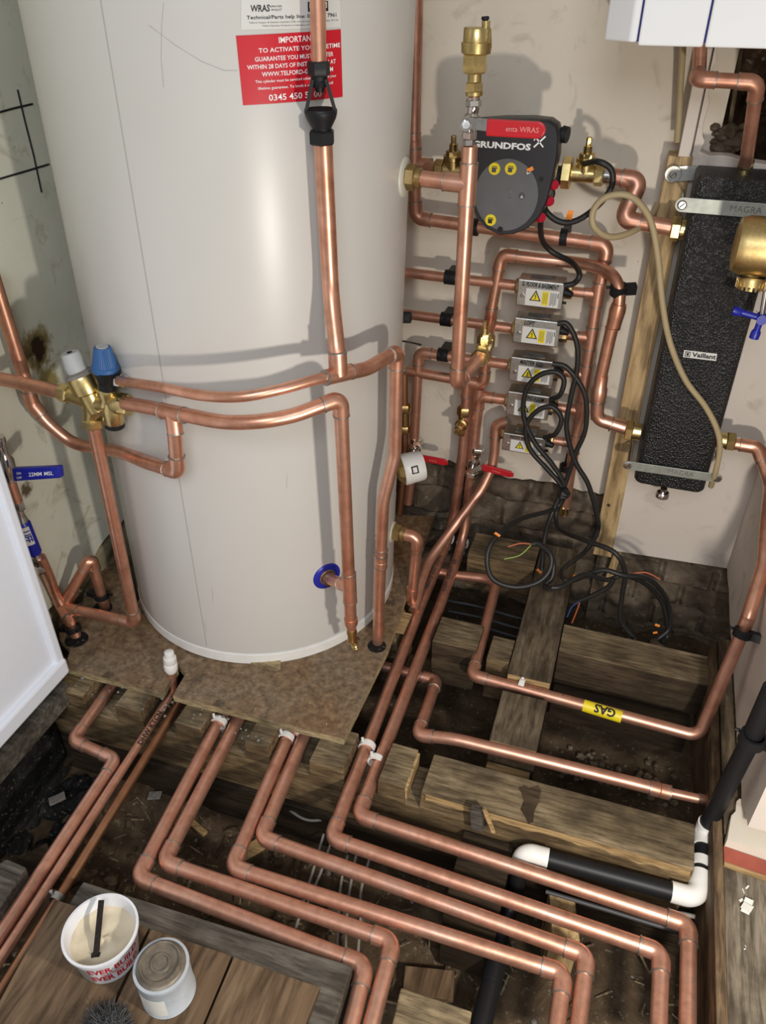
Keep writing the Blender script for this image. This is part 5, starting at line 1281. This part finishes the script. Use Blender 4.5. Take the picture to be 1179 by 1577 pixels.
# straps
def strap(label, a, b, w, holes, txt=None):
    root = thing('fixing_strap', (a+b)/2, label, 'strap'); mb = MB(); u = (b-a).normalized(); z = V((0,-1,0)).cross(u)*-1
    z = u.cross(V((0,1,0))); 
    if z.z < 0: z = -z
    pts = []; L_ = (b-a).length
    for k in range(9): an = PI/2+PI*k/8; pts.append((w/2*math.cos(an)-0, w/2*math.sin(an)))
    for k in range(9): an = -PI/2+PI*k/8; pts.append((L_+w/2*math.cos(an), w/2*math.sin(an)))
    n = len(pts); vs = [a+u*p+z*q+V((0,-.0025,0)) for p, q in pts]+[a+u*p+z*q for p, q in pts]
    mb.add(vs, [list(range(n)), list(range(n, 2*n))[::-1]]+[[i, n+i, n+(i+1)%n, (i+1)%n] for i in range(n)]); link('bar', mb, 'strap_steel', root, bevel=.0006)
    for h in holes:
        c = a+u*L_*h+V((0,-.0025,0)); screwhead(root, c, .0085, 'bolt'); mb = MB(); cyl(mb, c, V((c.x, YP+.002, c.z)), .003, 10); link('bolt_shank', mb, 'steel_plate', root)
    if txt: text(root, 'lettering', txt, 'stone_grey', frame(a+u*L_*.6+V((0,-.0026,0)), u, z, .0004), .016)
    return root
strap('upper bright steel strap across the top of the black header', P(1050, 315, y=1.612), P(1215, 328, y=1.612), .026, (0,), 'MAGRA')
strap('lower steel strap embossed MAGRA across the foot of the black header', P(966, 716, y=1.612), P(1104, 736, y=1.612), .021, (0, 1), 'MAGRA')
# bent L bracket on the batten
lbk = thing('angle_bracket', P(1048, 270, y=1.73), 'bright steel angle bracket with washer screwed to the batten top', 'bracket')
mb = MB(); a, b = P(1040, 268, y=1.731), P(1072, 266, y=1.731); bar(mb, a, b, .002, .027, (0,0,1)); c_ = P(1074, 268, y=1.68); box(mb, (b.x+.001, 1.685, b.z-.006), (.0025, .095, .034)); link('plate', mb, 'steel_plate', lbk)
mb = MB(); c_ = P(1036, 268, y=1.728); cyl(mb, c_, c_+V((0,-.003,0)), .0155, 28, .0006); o = link('washer', mb, 'steel_plate', lbk); screwhead(o, c_+V((0,-.003,0)), .0065)

# pipe from the right pump valve to the upper header union (elbow, elbow)
big = RP*1.22
pv = pipe('fat copper pipe from the right pump valve dropping forward to the upper header union', [vc+V((.035, 0, 0)), M(985, 278, 1.69), P(958, 338, y=1.665), P(1040, 352, y=1.665)], big, [None, 'e', 'e', None], 'copper_dull', fr=1.35, el=2.2)
mb = MB(); cyl(mb, vc+V((.03,0,0)), vc+V((.055,0,0)), big*1.08, 22); o = link('tinned_joint', mb, 'chrome', pv)

# ================================================================== BOILER
boil = thing('boiler', P(1080, 72, y=1.45), 'white wall-hung boiler casing at the top right corner', 'boiler')
yB = 1.43; zb1 = P(1083, 73, y=yB).z
pA, pB_, pC, pD = P(972, 70, y=yB), P(985, 68, y=yB), P(1083, 72, y=yB), P(1300, 80, y=yB)
mb = MB(); extrude(mb, [(pA.x-.045, yB+.04), (pA.x-.004, yB+.001), (pA.x+.006, yB+.001), (pA.x+.006, 1.74), (pA.x-.045, 1.74)], 'z', zb1+.004, 1.75); link('side_panel', mb, 'white_gloss', boil, bevel=.003)
mb = MB(); box(mb, ((pA.x+.009+pC.x-.0015)/2, yB+.15, (zb1+1.75)/2), (pC.x-.0015-pA.x-.009, .30, 1.75-zb1)); link('left_door', mb, 'white_gloss', boil, bevel=.003)
mb = MB(); box(mb, ((pC.x+.0015+.34)/2, yB+.15, (zb1+1.75)/2), (.34-pC.x-.0015, .30, 1.75-zb1)); link('right_door', mb, 'white_gloss', boil, bevel=.003)
mb = MB(); box(mb, ((pA.x+.34)/2, yB+.16, (zb1+1.75)/2), (.34-pA.x-.01, .29, 1.745-zb1-.004)); link('chassis', mb, 'dark_blue', boil)
# pipe from the boiler to the header top
YQ = 1.62
tp0 = P(1079, 62, y=YQ+.03); 
pipe('copper pipe from the boiler stepping right and down into the top of the black header', [P(1078, 62, y=1.66), P(1076, 112, y=1.645), P(1072, 122, y=1.60), P(1166, 127, y=1.60), V((tn.x, tn.y, tl_.z+.012))], RP*.93, [None, None, 'e', 'e', None], 'copper_dull', fr=1.4)
# white architrave strip left of the cavity
mb = MB(); a = P(1060, 85, y=1.745); b = P(1095, 85, y=1.745); box(mb, (.040, 1.762, 1.15), (.022, .05, .42)); struct('trim_1', mb, 'plaster_panel', .002)
# timbers inside the cavity
for (x0_, y0_, x1_, y1_, w_, l_, m_) in ((1120, 60, 1098, 200, .028, 'rotten wooden lath inside the wall opening', 'splinter'), (1141, 70, 1124, 190, .008, 'thin wood strip hanging inside the wall opening', 'splinter')):
    mb = MB(); bar(mb, P(x0_, y0_, y=1.84), P(x1_, y1_, y=1.82), w_, .018, (0,1,0)); tag(link('lath', mb, m_, bevel=.002), l_, 'lath')
mb = MB()
for k in range(30): s = random.uniform(.006, .018); p = P(random.uniform(1095, 1150), random.uniform(195, 238), y=1.80); lump(mb, p, s, k*2.1)
tag(link('broken_mortar', mb, 'old_brick'), 'reddish broken mortar on the sill of the wall opening', 'rubble', kind='stuff')

# brass filling valve and blue lever at the right edge
fv = thing('filter_body', P(1160, 430, y=1.45), 'satin brass round filter body with knurled drain at the right edge', 'valve')
YF = 1.46
a, b = P(1131, 376, y=YF), P(1260, 388, y=YF)
mb = MB(); lathe(mb, a, b, [(0, .034), (.02, .043), (.12, .0475), (1, .048)], 48); link('body', mb, 'brass_satin', fv)
mb = MB(); cyl(mb, P(1125, 409, y=YF-.01), P(1150, 414, y=YF-.01), .0075, 18, .001); lathe(mb, P(1150, 410, y=YF), P(1163, 440, y=YF), [(0, .017), (1, .013)], 24); c_ = P(1158, 428, y=YF-.005)
lathe(mb, c_, c_+V((0,-.004,-.018)), [(0, .021), (.2, .023), (.8, .022), (1, .012)], 26); cyl(mb, c_+V((0,-.004,-.018)), c_+V((0,-.005,-.022)), .006, 14)
for k in range(20):
    an = 2*PI*k/20; d = V((math.cos(an), math.sin(an), 0)); bar(mb, c_+d*.0225+V((0,0,-.003)), c_+d*.0225+V((0,-.004,-.016)), .003, .003, d)
link('drain', mb, 'brass_satin', fv)
mb = MB(); lathe(mb, c_+V((0,0,.003)), c_, [(0, .0215), (1, .0215)], 26); link('seal', mb, 'black_rubber', fv)
yk = 1.50
bk = thing('key_handle', P(1160, 500, y=yk), 'dark blue three-armed plastic key at the right edge', 'handle')
mb = MB(); hb_ = P(1172, 490, y=yk)
for px, py, r in ((1133, 479, .0085), (1162, 516, .0085), (1196, 484, .007)):
    e = P(px, py, y=yk); sweep(mb, [hb_, e], .0058, 12); d = (e-hb_).normalized(); lathe(mb, e-d*.010, e+d*.006, [(0, .0065), (.3, r), (1, r)], 18)
cyl(mb, hb_+V((0,.012,0)), hb_+V((0,-.012,0)), .009, 16); link('arms', mb, 'dark_blue', bk)
mb = MB(); e = P(1162, 516, y=yk); d = (e-hb_).normalized(); cyl(mb, e+d*.0062, e+d*.0066, .0045, 4); link('socket', mb, 'black_ink', bk)
pipe('small chrome tube at the right edge above the blue key', [P(1179, 448, y=1.5), P(1172, 490, y=1.5)], .005, None, 'chrome')

# beige flexible tube looping over the batten and header
fx = [P(1052, 60, y=1.72), P(1048, 120, y=1.74), P(1045, 180, y=1.74), P(1042, 218, y=1.75)]
cable('beige flexible cable coming from the boiler down behind the batten top', fx, .0062, 'flex_beige', 'flexible_cable')
fl = [P(1012, 315, y=1.74), P(1000, 335, y=1.70), P(975, 356, y=1.64), P(940, 365, y=1.60), P(915, 350, y=1.58), P(913, 325, y=1.58), P(932, 304, y=1.58), P(962, 300, y=1.58), P(985, 314, y=1.59), P(1003, 345, y=1.60), P(1013, 400, y=1.60), P(1020, 470, y=1.60), P(1032, 530, y=1.60), P(1055, 585, y=1.60), P(1085, 625, y=1.60), P(1103, 660, y=1.60), P(1108, 690, y=1.60), P(1101, 728, y=1.605), P(1094, 749, y=1.63)]
cable('beige flexible cable looping over the fat pipe and crossing the front of the black header', fl, .0062, 'flex_beige', 'flexible_cable')

# ================================================================== BLACK CABLES AND TAGS
rc = .0058
def C(*pp, y=1.62): return [P(q[0], q[1], y=(q[2] if len(q) > 2 else y)) for q in pp]
cable('black cable from the topmost valve box up behind the looped pipe', C((868, 440), (884, 436), (892, 422), (880, 404, 1.68), (850, 388, 1.70), (835, 370, 1.68), (832, 345, 1.63), (838, 325, 1.6)), rc, 'black_rubber')
cable('black cable loop from the pump plugs round the right pump valve', C((846, 285), (850, 300), (838, 318), (850, 335), (870, 343), (895, 336), (925, 312), (942, 285), (940, 260), (920, 249), (900, 252, 1.67)), rc, 'black_rubber')
cable('black cable from the second valve box hanging down to the bundle', C((858, 498), (874, 500), (888, 530), (888, 570), (878, 615), (872, 660), (885, 710), (905, 745), (918, 790), (920, 818), (900, 850, 1.60), (868, 875, 1.5), (868, 892, 1.45), (885, 893, 1.45), (925, 878, 1.45), (960, 886, 1.45), (1000, 893, 1.48), (1027, 925, 1.52), (1031, 965, 1.52), (1012, 985, 1.5)), rc, 'black_rubber')
cable('black cable from the middle valve box curving right and down to the bundle', C((850, 560), (872, 566), (895, 595), (903, 625), (900, 665), (885, 700), (870, 745), (850, 790, 1.60), (838, 830, 1.55), (834, 880, 1.5)), rc, 'black_rubber')
cable('black cable looped from the fourth valve box across the box fronts', C((848, 615, 1.64), (862, 608), (868, 585), (855, 573), (830, 578), (810, 600), (806, 640), (822, 680), (850, 715), (868, 745), (865, 770), (850, 785, 1.6), (800, 800, 1.5), (765, 825, 1.42), (750, 855, 1.38), (757, 890, 1.36), (790, 904, 1.36), (825, 898, 1.38), (845, 880, 1.40), (848, 855, 1.42), (830, 838, 1.44), (818, 838, 1.44)), rc, 'black_rubber')
cable('black cable looped from the lowest valve box down to the bundle', C((838, 674, 1.64), (855, 668), (864, 645), (850, 627), (828, 632), (810, 655), (815, 690), (840, 720), (862, 745), (868, 765), (856, 790, 1.62), (862, 815, 1.58), (900, 832, 1.5), (945, 850, 1.46), (962, 880, 1.46), (958, 915, 1.46), (955, 955, 1.46), (975, 982, 1.46)), rc, 'black_rubber')
cable('black cable from the floor bundle spreading right towards the hole', C((848, 905, 1.36), (865, 903, 1.37), (900, 885, 1.42), (935, 893, 1.46), (960, 886, 1.47), (995, 900, 1.5), (1020, 930, 1.52), (1028, 975, 1.52), (1018, 990, 1.5)), rc, 'black_rubber')
cable('black cable end with stripped coloured wires in the hole right of the centre joist', C((945, 890, 1.46), (935, 905, 1.46), (910, 918, 1.46), (892, 925, 1.46)), rc, 'black_rubber')
cable('black cable lying along the centre joist to the right', C((830, 838, 1.44), (850, 860, 1.42), (850, 888, 1.4), (838, 902, 1.38), (848, 908, 1.36)), rc, 'black_rubber')
cable('thin black wire sticking out from behind the tank above the control head', [P(612, 524, y=1.6), P(630, 527, y=1.6), P(648, 531, y=1.62)], .002, 'black_rubber', 'wire')
for pts_, m_, l_ in ((C((818, 838, 1.44), (800, 837, 1.43), (782, 842, 1.42)), 'wire_brown', 'pink-brown stripped core at the coiled cable end'), (C((818, 839, 1.44), (800, 855, 1.43), (776, 861, 1.42)), 'wire_green', 'green-yellow stripped core at the coiled cable end'),
                     (C((893, 925, 1.46), (880, 935, 1.46), (873, 950, 1.46)), 'wire_blue', 'blue stripped core in the hole right of the centre joist'), (C((893, 926, 1.46), (888, 940, 1.46), (880, 960, 1.46)), 'wire_brown', 'brown stripped core in the hole right of the centre joist'),
                     (C((972, 883, 1.47), (995, 882, 1.47), (1016, 892, 1.48)), 'wire_brown', 'brown core bridging the cable loops on the right')):
    cable(l_, pts_, .0016, m_, 'wire', 'wire')
def otag(px, py, y, a, s=(.011, .017), l=''):
    c = P(px, py, y=y-.006); ux = V((math.cos(a), 0, math.sin(a))); mb = MB(); n_ = 6; vs = []
    uz = V((-ux.z, -.5, ux.x)).normalized()
    for k in range(n_+1):
        t = k/n_-.5; p = c+uz*(t*s[1])+V((0,-.004*math.cos(t*PI),0)); vs += [p-ux*s[0]/2, p+ux*s[0]/2]
    mb.add(vs, [[2*k, 2*k+1, 2*k+3, 2*k+2] for k in range(n_)]); o = link('cable_tag', mb, 'tag_orange'); md = o.modifiers.new('s', 'SOLIDIFY'); md.thickness = .0006; tag(o, l, 'tag', 'orange cable tags')
    return o
otag(877, 331, 1.60, -.2, (.011, .022), 'orange tag on the cable loop right of the pump')
otag(765, 823, 1.42, -.5, (.014, .012), 'orange tag on the left side of the coiled cable')
otag(829, 879, 1.48, -.7, (.014, .012), 'orange tag on the cable over the centre joist')
otag(886, 888, 1.44, .1, (.010, .020), 'orange tag on the cable right of the centre joist')
otag(1011, 963, 1.51, -.2, (.011, .014), 'orange tag at the far right cable loop, upper of two'); otag(1009, 974, 1.51, .5, (.010, .009), 'small orange tag just below another at the far right cable loop')
mb = MB(); c_ = P(867, 760, y=1.6); lump(mb, c_, .018, 3); tag(link('cable_knot', mb, 'black_rubber'), 'dark knot where the black cables bunch below the valve boxes', 'cable')
# grey cables under the floor
for k, (pp, l_) in enumerate([
    ([(575, 1420), (535, 1577)], ''), ]):
    pass
gc = [([(498, 1285), (485, 1330), (455, 1430)], 'thin pale cable between the fourth and fifth pipes, leftmost strand'), ([(512, 1290), (495, 1340), (470, 1400)], 'thin pale cable second strand under the long pipes'),
      ([(535, 1318), (525, 1360), (520, 1440), (519, 1480)], 'pale grey cable dropping straight under the third pipe'), ([(548, 1318), (540, 1360), (533, 1420), (532, 1480)], 'pale grey cable beside the straight one under the third pipe'),
      ([(568, 1325), (556, 1370), (555, 1410), (550, 1480)], 'thin grey cable rightmost of the strands under the long pipes')]
for pp, l_ in gc: cable(l_, [P(x, y, z=-.22) for x, y in pp], .0028, 'cable_grey', 'electric_cable', 'cable', group='grey cables under the long pipes')
cable('grey cable clipped along the bearer under the long joist', [P(x, y, z=-.2) for x, y in ((240, 1170), (300, 1185), (350, 1205), (420, 1230), (470, 1262), (520, 1262), (580, 1285))], .003, 'cable_grey', 'electric_cable')
for k, dy in enumerate((0, 14, 28)):
    cable('dark grey cable in the gap below the white waste elbow, %s of three' % ('upper', 'middle', 'lower')[k], [P(x, y+dy, z=-.14) for x, y in ((840, 1345), (930, 1372), (1040, 1405), (1140, 1425))], .0042, 'grey_dark' if k else 'cable_grey', 'electric_cable')
for k, dy in enumerate((0, 16, 30)):
    cable('dim cable in the void behind the plywood board, %s of three' % ('upper', 'middle', 'lower')[k], [P(x, y+dy, z=-.2) for x, y in ((690, 925), (740, 935), (800, 952), (850, 958))], .004, 'grey_dark', 'electric_cable')
mb = MB(); box(mb, P(780, 1333, z=-.12), (.05, .03, .004)); tag(link('cable_clip_plate', mb, 'cable_grey'), 'grey metal plate beside the left white waste elbow', 'plate')

# ================================================================== TUB AND TIN
tb = P(158, 1482, z=0)
tub = thing('filler_tub', tb, 'white plastic tub of cream jointing paste with red lettering on the floorboards', 'tub')
rim = P(154, 1431, z=.075)
cx_, cy_ = (rim.x+tb.x)/2, (rim.y+tb.y)/2
cx_, cy_ = rim.x, rim.y
H_ = .075; R1 = .0525; R0 = .044
mb = MB(); lathe(mb, (cx_, cy_, 0), (cx_, cy_, H_), [(0, R0-.003), (.03, R0), (.93, R1), (.94, R1+.003), (1, R1+.003), (1, R1-.0005), (.96, R1-.002), (.72, R1-.006)], 56, cap=False); link('wall', mb, 'tub_plastic', tub)
mb = MB(); nr, ns = 14, 48; vs = [V((cx_, cy_, H_*.66))]
for i in range(1, nr+1):
    r = (R1-.0035)*i/nr
    for k in range(ns):
        a = 2*PI*k/ns; x, y = r*math.cos(a), r*math.sin(a); z = H_*.66+.0045*noise.noise(V((x*45, y*45, 1)))+.003*math.sin(a*2+r*150)*(1-i/nr)+.012*max(0, i/nr-.75)*2
        vs.append(V((cx_+x, cy_+y, z)))
fs = [[0, 1+k, 1+(k+1)%ns] for k in range(ns)]+[[1+(i-1)*ns+k, 1+i*ns+k, 1+i*ns+(k+1)%ns, 1+(i-1)*ns+(k+1)%ns] for i in range(1, nr) for k in range(ns)]
mb.add(vs, fs, True); o = link('paste', mb, 'paste', tub); o['kind'] = 'stuff'
def tubmap(u, v, off=.0006):
    return lambda a, b: V((cx_+(R0+(R1-R0)*(v+b)/H_+off)*math.cos(u+a/R1), cy_+(R0+(R1-R0)*(v+b)/H_+off)*math.sin(u+a/R1), v+b))
for s_, zc, sz, ang in (('EVER BUILD', .047, .021, -.62), ('EVER BUILD', .022, .021, -.62)):
    t = text_mb(s_, tubmap(ang, zc), sz, bold=.03, width=.085, sub=.2); link('lettering', t, 'label_red', tub)
t = text_mb('PLUMBERS MAIT', tubmap(-.62, .034), .007, bold=.01, width=.06); 
t = text_mb('WATERPROOF', tubmap(-.62, .0345), .007, bold=.01, width=.05); link('lettering', t, 'label_red', tub)
link('side_print', grid_patch(tubmap(-1.75, .03), -.018, .018, -.024, .022, 6, 2), 'cable_grey', tub)
stp = thing('stirring_stick', (cx_, cy_, H_*.6), 'dark stained wooden stick standing in the white tub of paste', 'stick')
mb = MB(); a = P(147, 1478, z=H_*.62); b = P(156, 1386, z=H_+.012); bar(mb, a, b, .0085, .004, (0,0,1)); bar(mb, a+(b-a)*-.02, a+(b-a)*.12, .013, .006, (0,0,1)); link('stick', mb, 'stick_wood', stp, bevel=.001)
tc_ = P(247, 1484, z=.082)
tin = thing('paint_tin', (tc_.x, tc_.y, 0), 'dented pale grey tin standing beside the tub with a dirty metal lid', 'tin')
ct = V((tc_.x, tc_.y-.0, 0)); Ht = .078; Rt = .0385
tb2 = P(256, 1532, z=0); lean = V((0, 0, 0))
mb = MB(); lathe(mb, ct, ct+V((0,0,Ht)), [(0, Rt), (.02, Rt+.001), (.04, Rt), (.86, Rt), (.95, Rt+.0015), (.99, Rt+.001), (1, Rt-.003)], 48, cap=False); link('wall', mb, 'tin_grey', tin)
mb = MB(); lathe(mb, ct+V((0,0,Ht-.001)), ct+V((0,0,Ht+.010)), [(0, Rt-.002), (.2, Rt*.82), (.3, Rt*.80), (.85, Rt*.78), (1, Rt*.75), (.95, Rt*.70), (.65, Rt*.66), (.62, Rt*.40), (.8, Rt*.36), (.8, Rt*.30), (.6, Rt*.27), (.6, .0001)], 44, cap=False); link('lid', mb, 'tin_dirty', tin)
pmt = lambda a, b: V((ct.x+(Rt+.0006)*math.cos(-1.25+a), ct.y+(Rt+.0006)*math.sin(-1.25+a), b))
link('label', grid_patch(pmt, -1.05, .25, .010, .055, 14, 1), 'paper', tin)
# grey fluffy lump at the bottom edge
mb = MB(); c_ = P(166, 1584, z=.006)
for k in range(2600):
    d = V((random.gauss(0,1), random.gauss(0,1), abs(random.gauss(0,.7)))).normalized(); rr_ = random.uniform(.6, 1)
    p = c_+V((d.x*.036*rr_, d.y*.030*rr_, d.z*.022*rr_)); t2 = V((random.gauss(0,1), random.gauss(0,1), random.gauss(0,.6))).normalized()
    q_ = p+t2*.012; w_ = t2.cross(d).normalized()*.0004; mb.add([p-w_, p+w_, q_+w_, q_-w_], [[0,1,2,3]])
tag(link('wire_wool', mb, 'wool'), 'tuft of grey wire wool on the floorboard at the bottom edge', 'wire wool')

# ================================================================== WHITE PANEL AT LEFT
xw = -1.02
cab = thing('white_cabinet', (xw, .5, .0), 'large white cabinet side filling the left edge in front of the wall', 'cabinet')
mb = MB(); box(mb, (xw-.022, .39, .46), (.036, 1.05, .90)); link('side_panel', mb, 'cabinet_white', cab, bevel=.004)
mb = MB(); box(mb, (xw-.002, .905, .47), (.016, .022, .90)); link('edge_trim', mb, 'cabinet_white', cab, bevel=.005)
mb = MB(); box(mb, (xw-.0, .39, .031), (.022, 1.052, .042)); link('plinth', mb, 'cabinet_white', cab, bevel=.006)
prism('support_timber', [(xw-.05, -.008), (xw+.012, -.008), (xw+.016, -.055), (xw-.05, -.055)], 'y', .2, .90, 'grey_wood', 'dark weathered timber under the bottom edge of the white cabinet', 'timber')
prism('dark_backing', [(xw-.12, -.05), (xw-.03, -.05), (xw-.03, -.28), (xw-.12, -.28)], 'y', .2, .87, 'near_black', 'near-black masonry under the white cabinet', 'masonry')  # near-black block below the cabinet

# ================================================================== LIGHT
def lamp(name, kind, loc, energy, color, **k):
    d = bpy.data.lights.new(name, kind); d.energy = energy; d.color = color
    for a, v in k.items(): setattr(d, a, v)
    o = bpy.data.objects.new(name, d); COL.objects.link(o); o.location = loc; return o
key = lamp('work_lamp', 'POINT', (.31, .27, .60), 27, (1, .93, .83), shadow_soft_size=.03)
win = lamp('window_daylight', 'AREA', (.15, -.9, 2.0), 25, (.85, .92, 1.0), shape='RECTANGLE', size=1.0, size_y=.9)
win.rotation_euler = (V((-.95, .9, .2))-win.location).to_track_quat('-Z', 'Y').to_euler()
w = bpy.data.worlds.new('world'); scn.world = w; w.use_nodes = True
bg = w.node_tree.nodes['Background']; bg.inputs['Color'].default_value = (.75, .72, .68, 1); bg.inputs['Strength'].default_value = .30
scn.view_settings.view_transform = 'Standard'; scn.view_settings.look = 'None'
scn.view_settings.exposure = 0.2; scn.view_settings.gamma = 1.0; scn.view_settings.use_curve_mapping = False
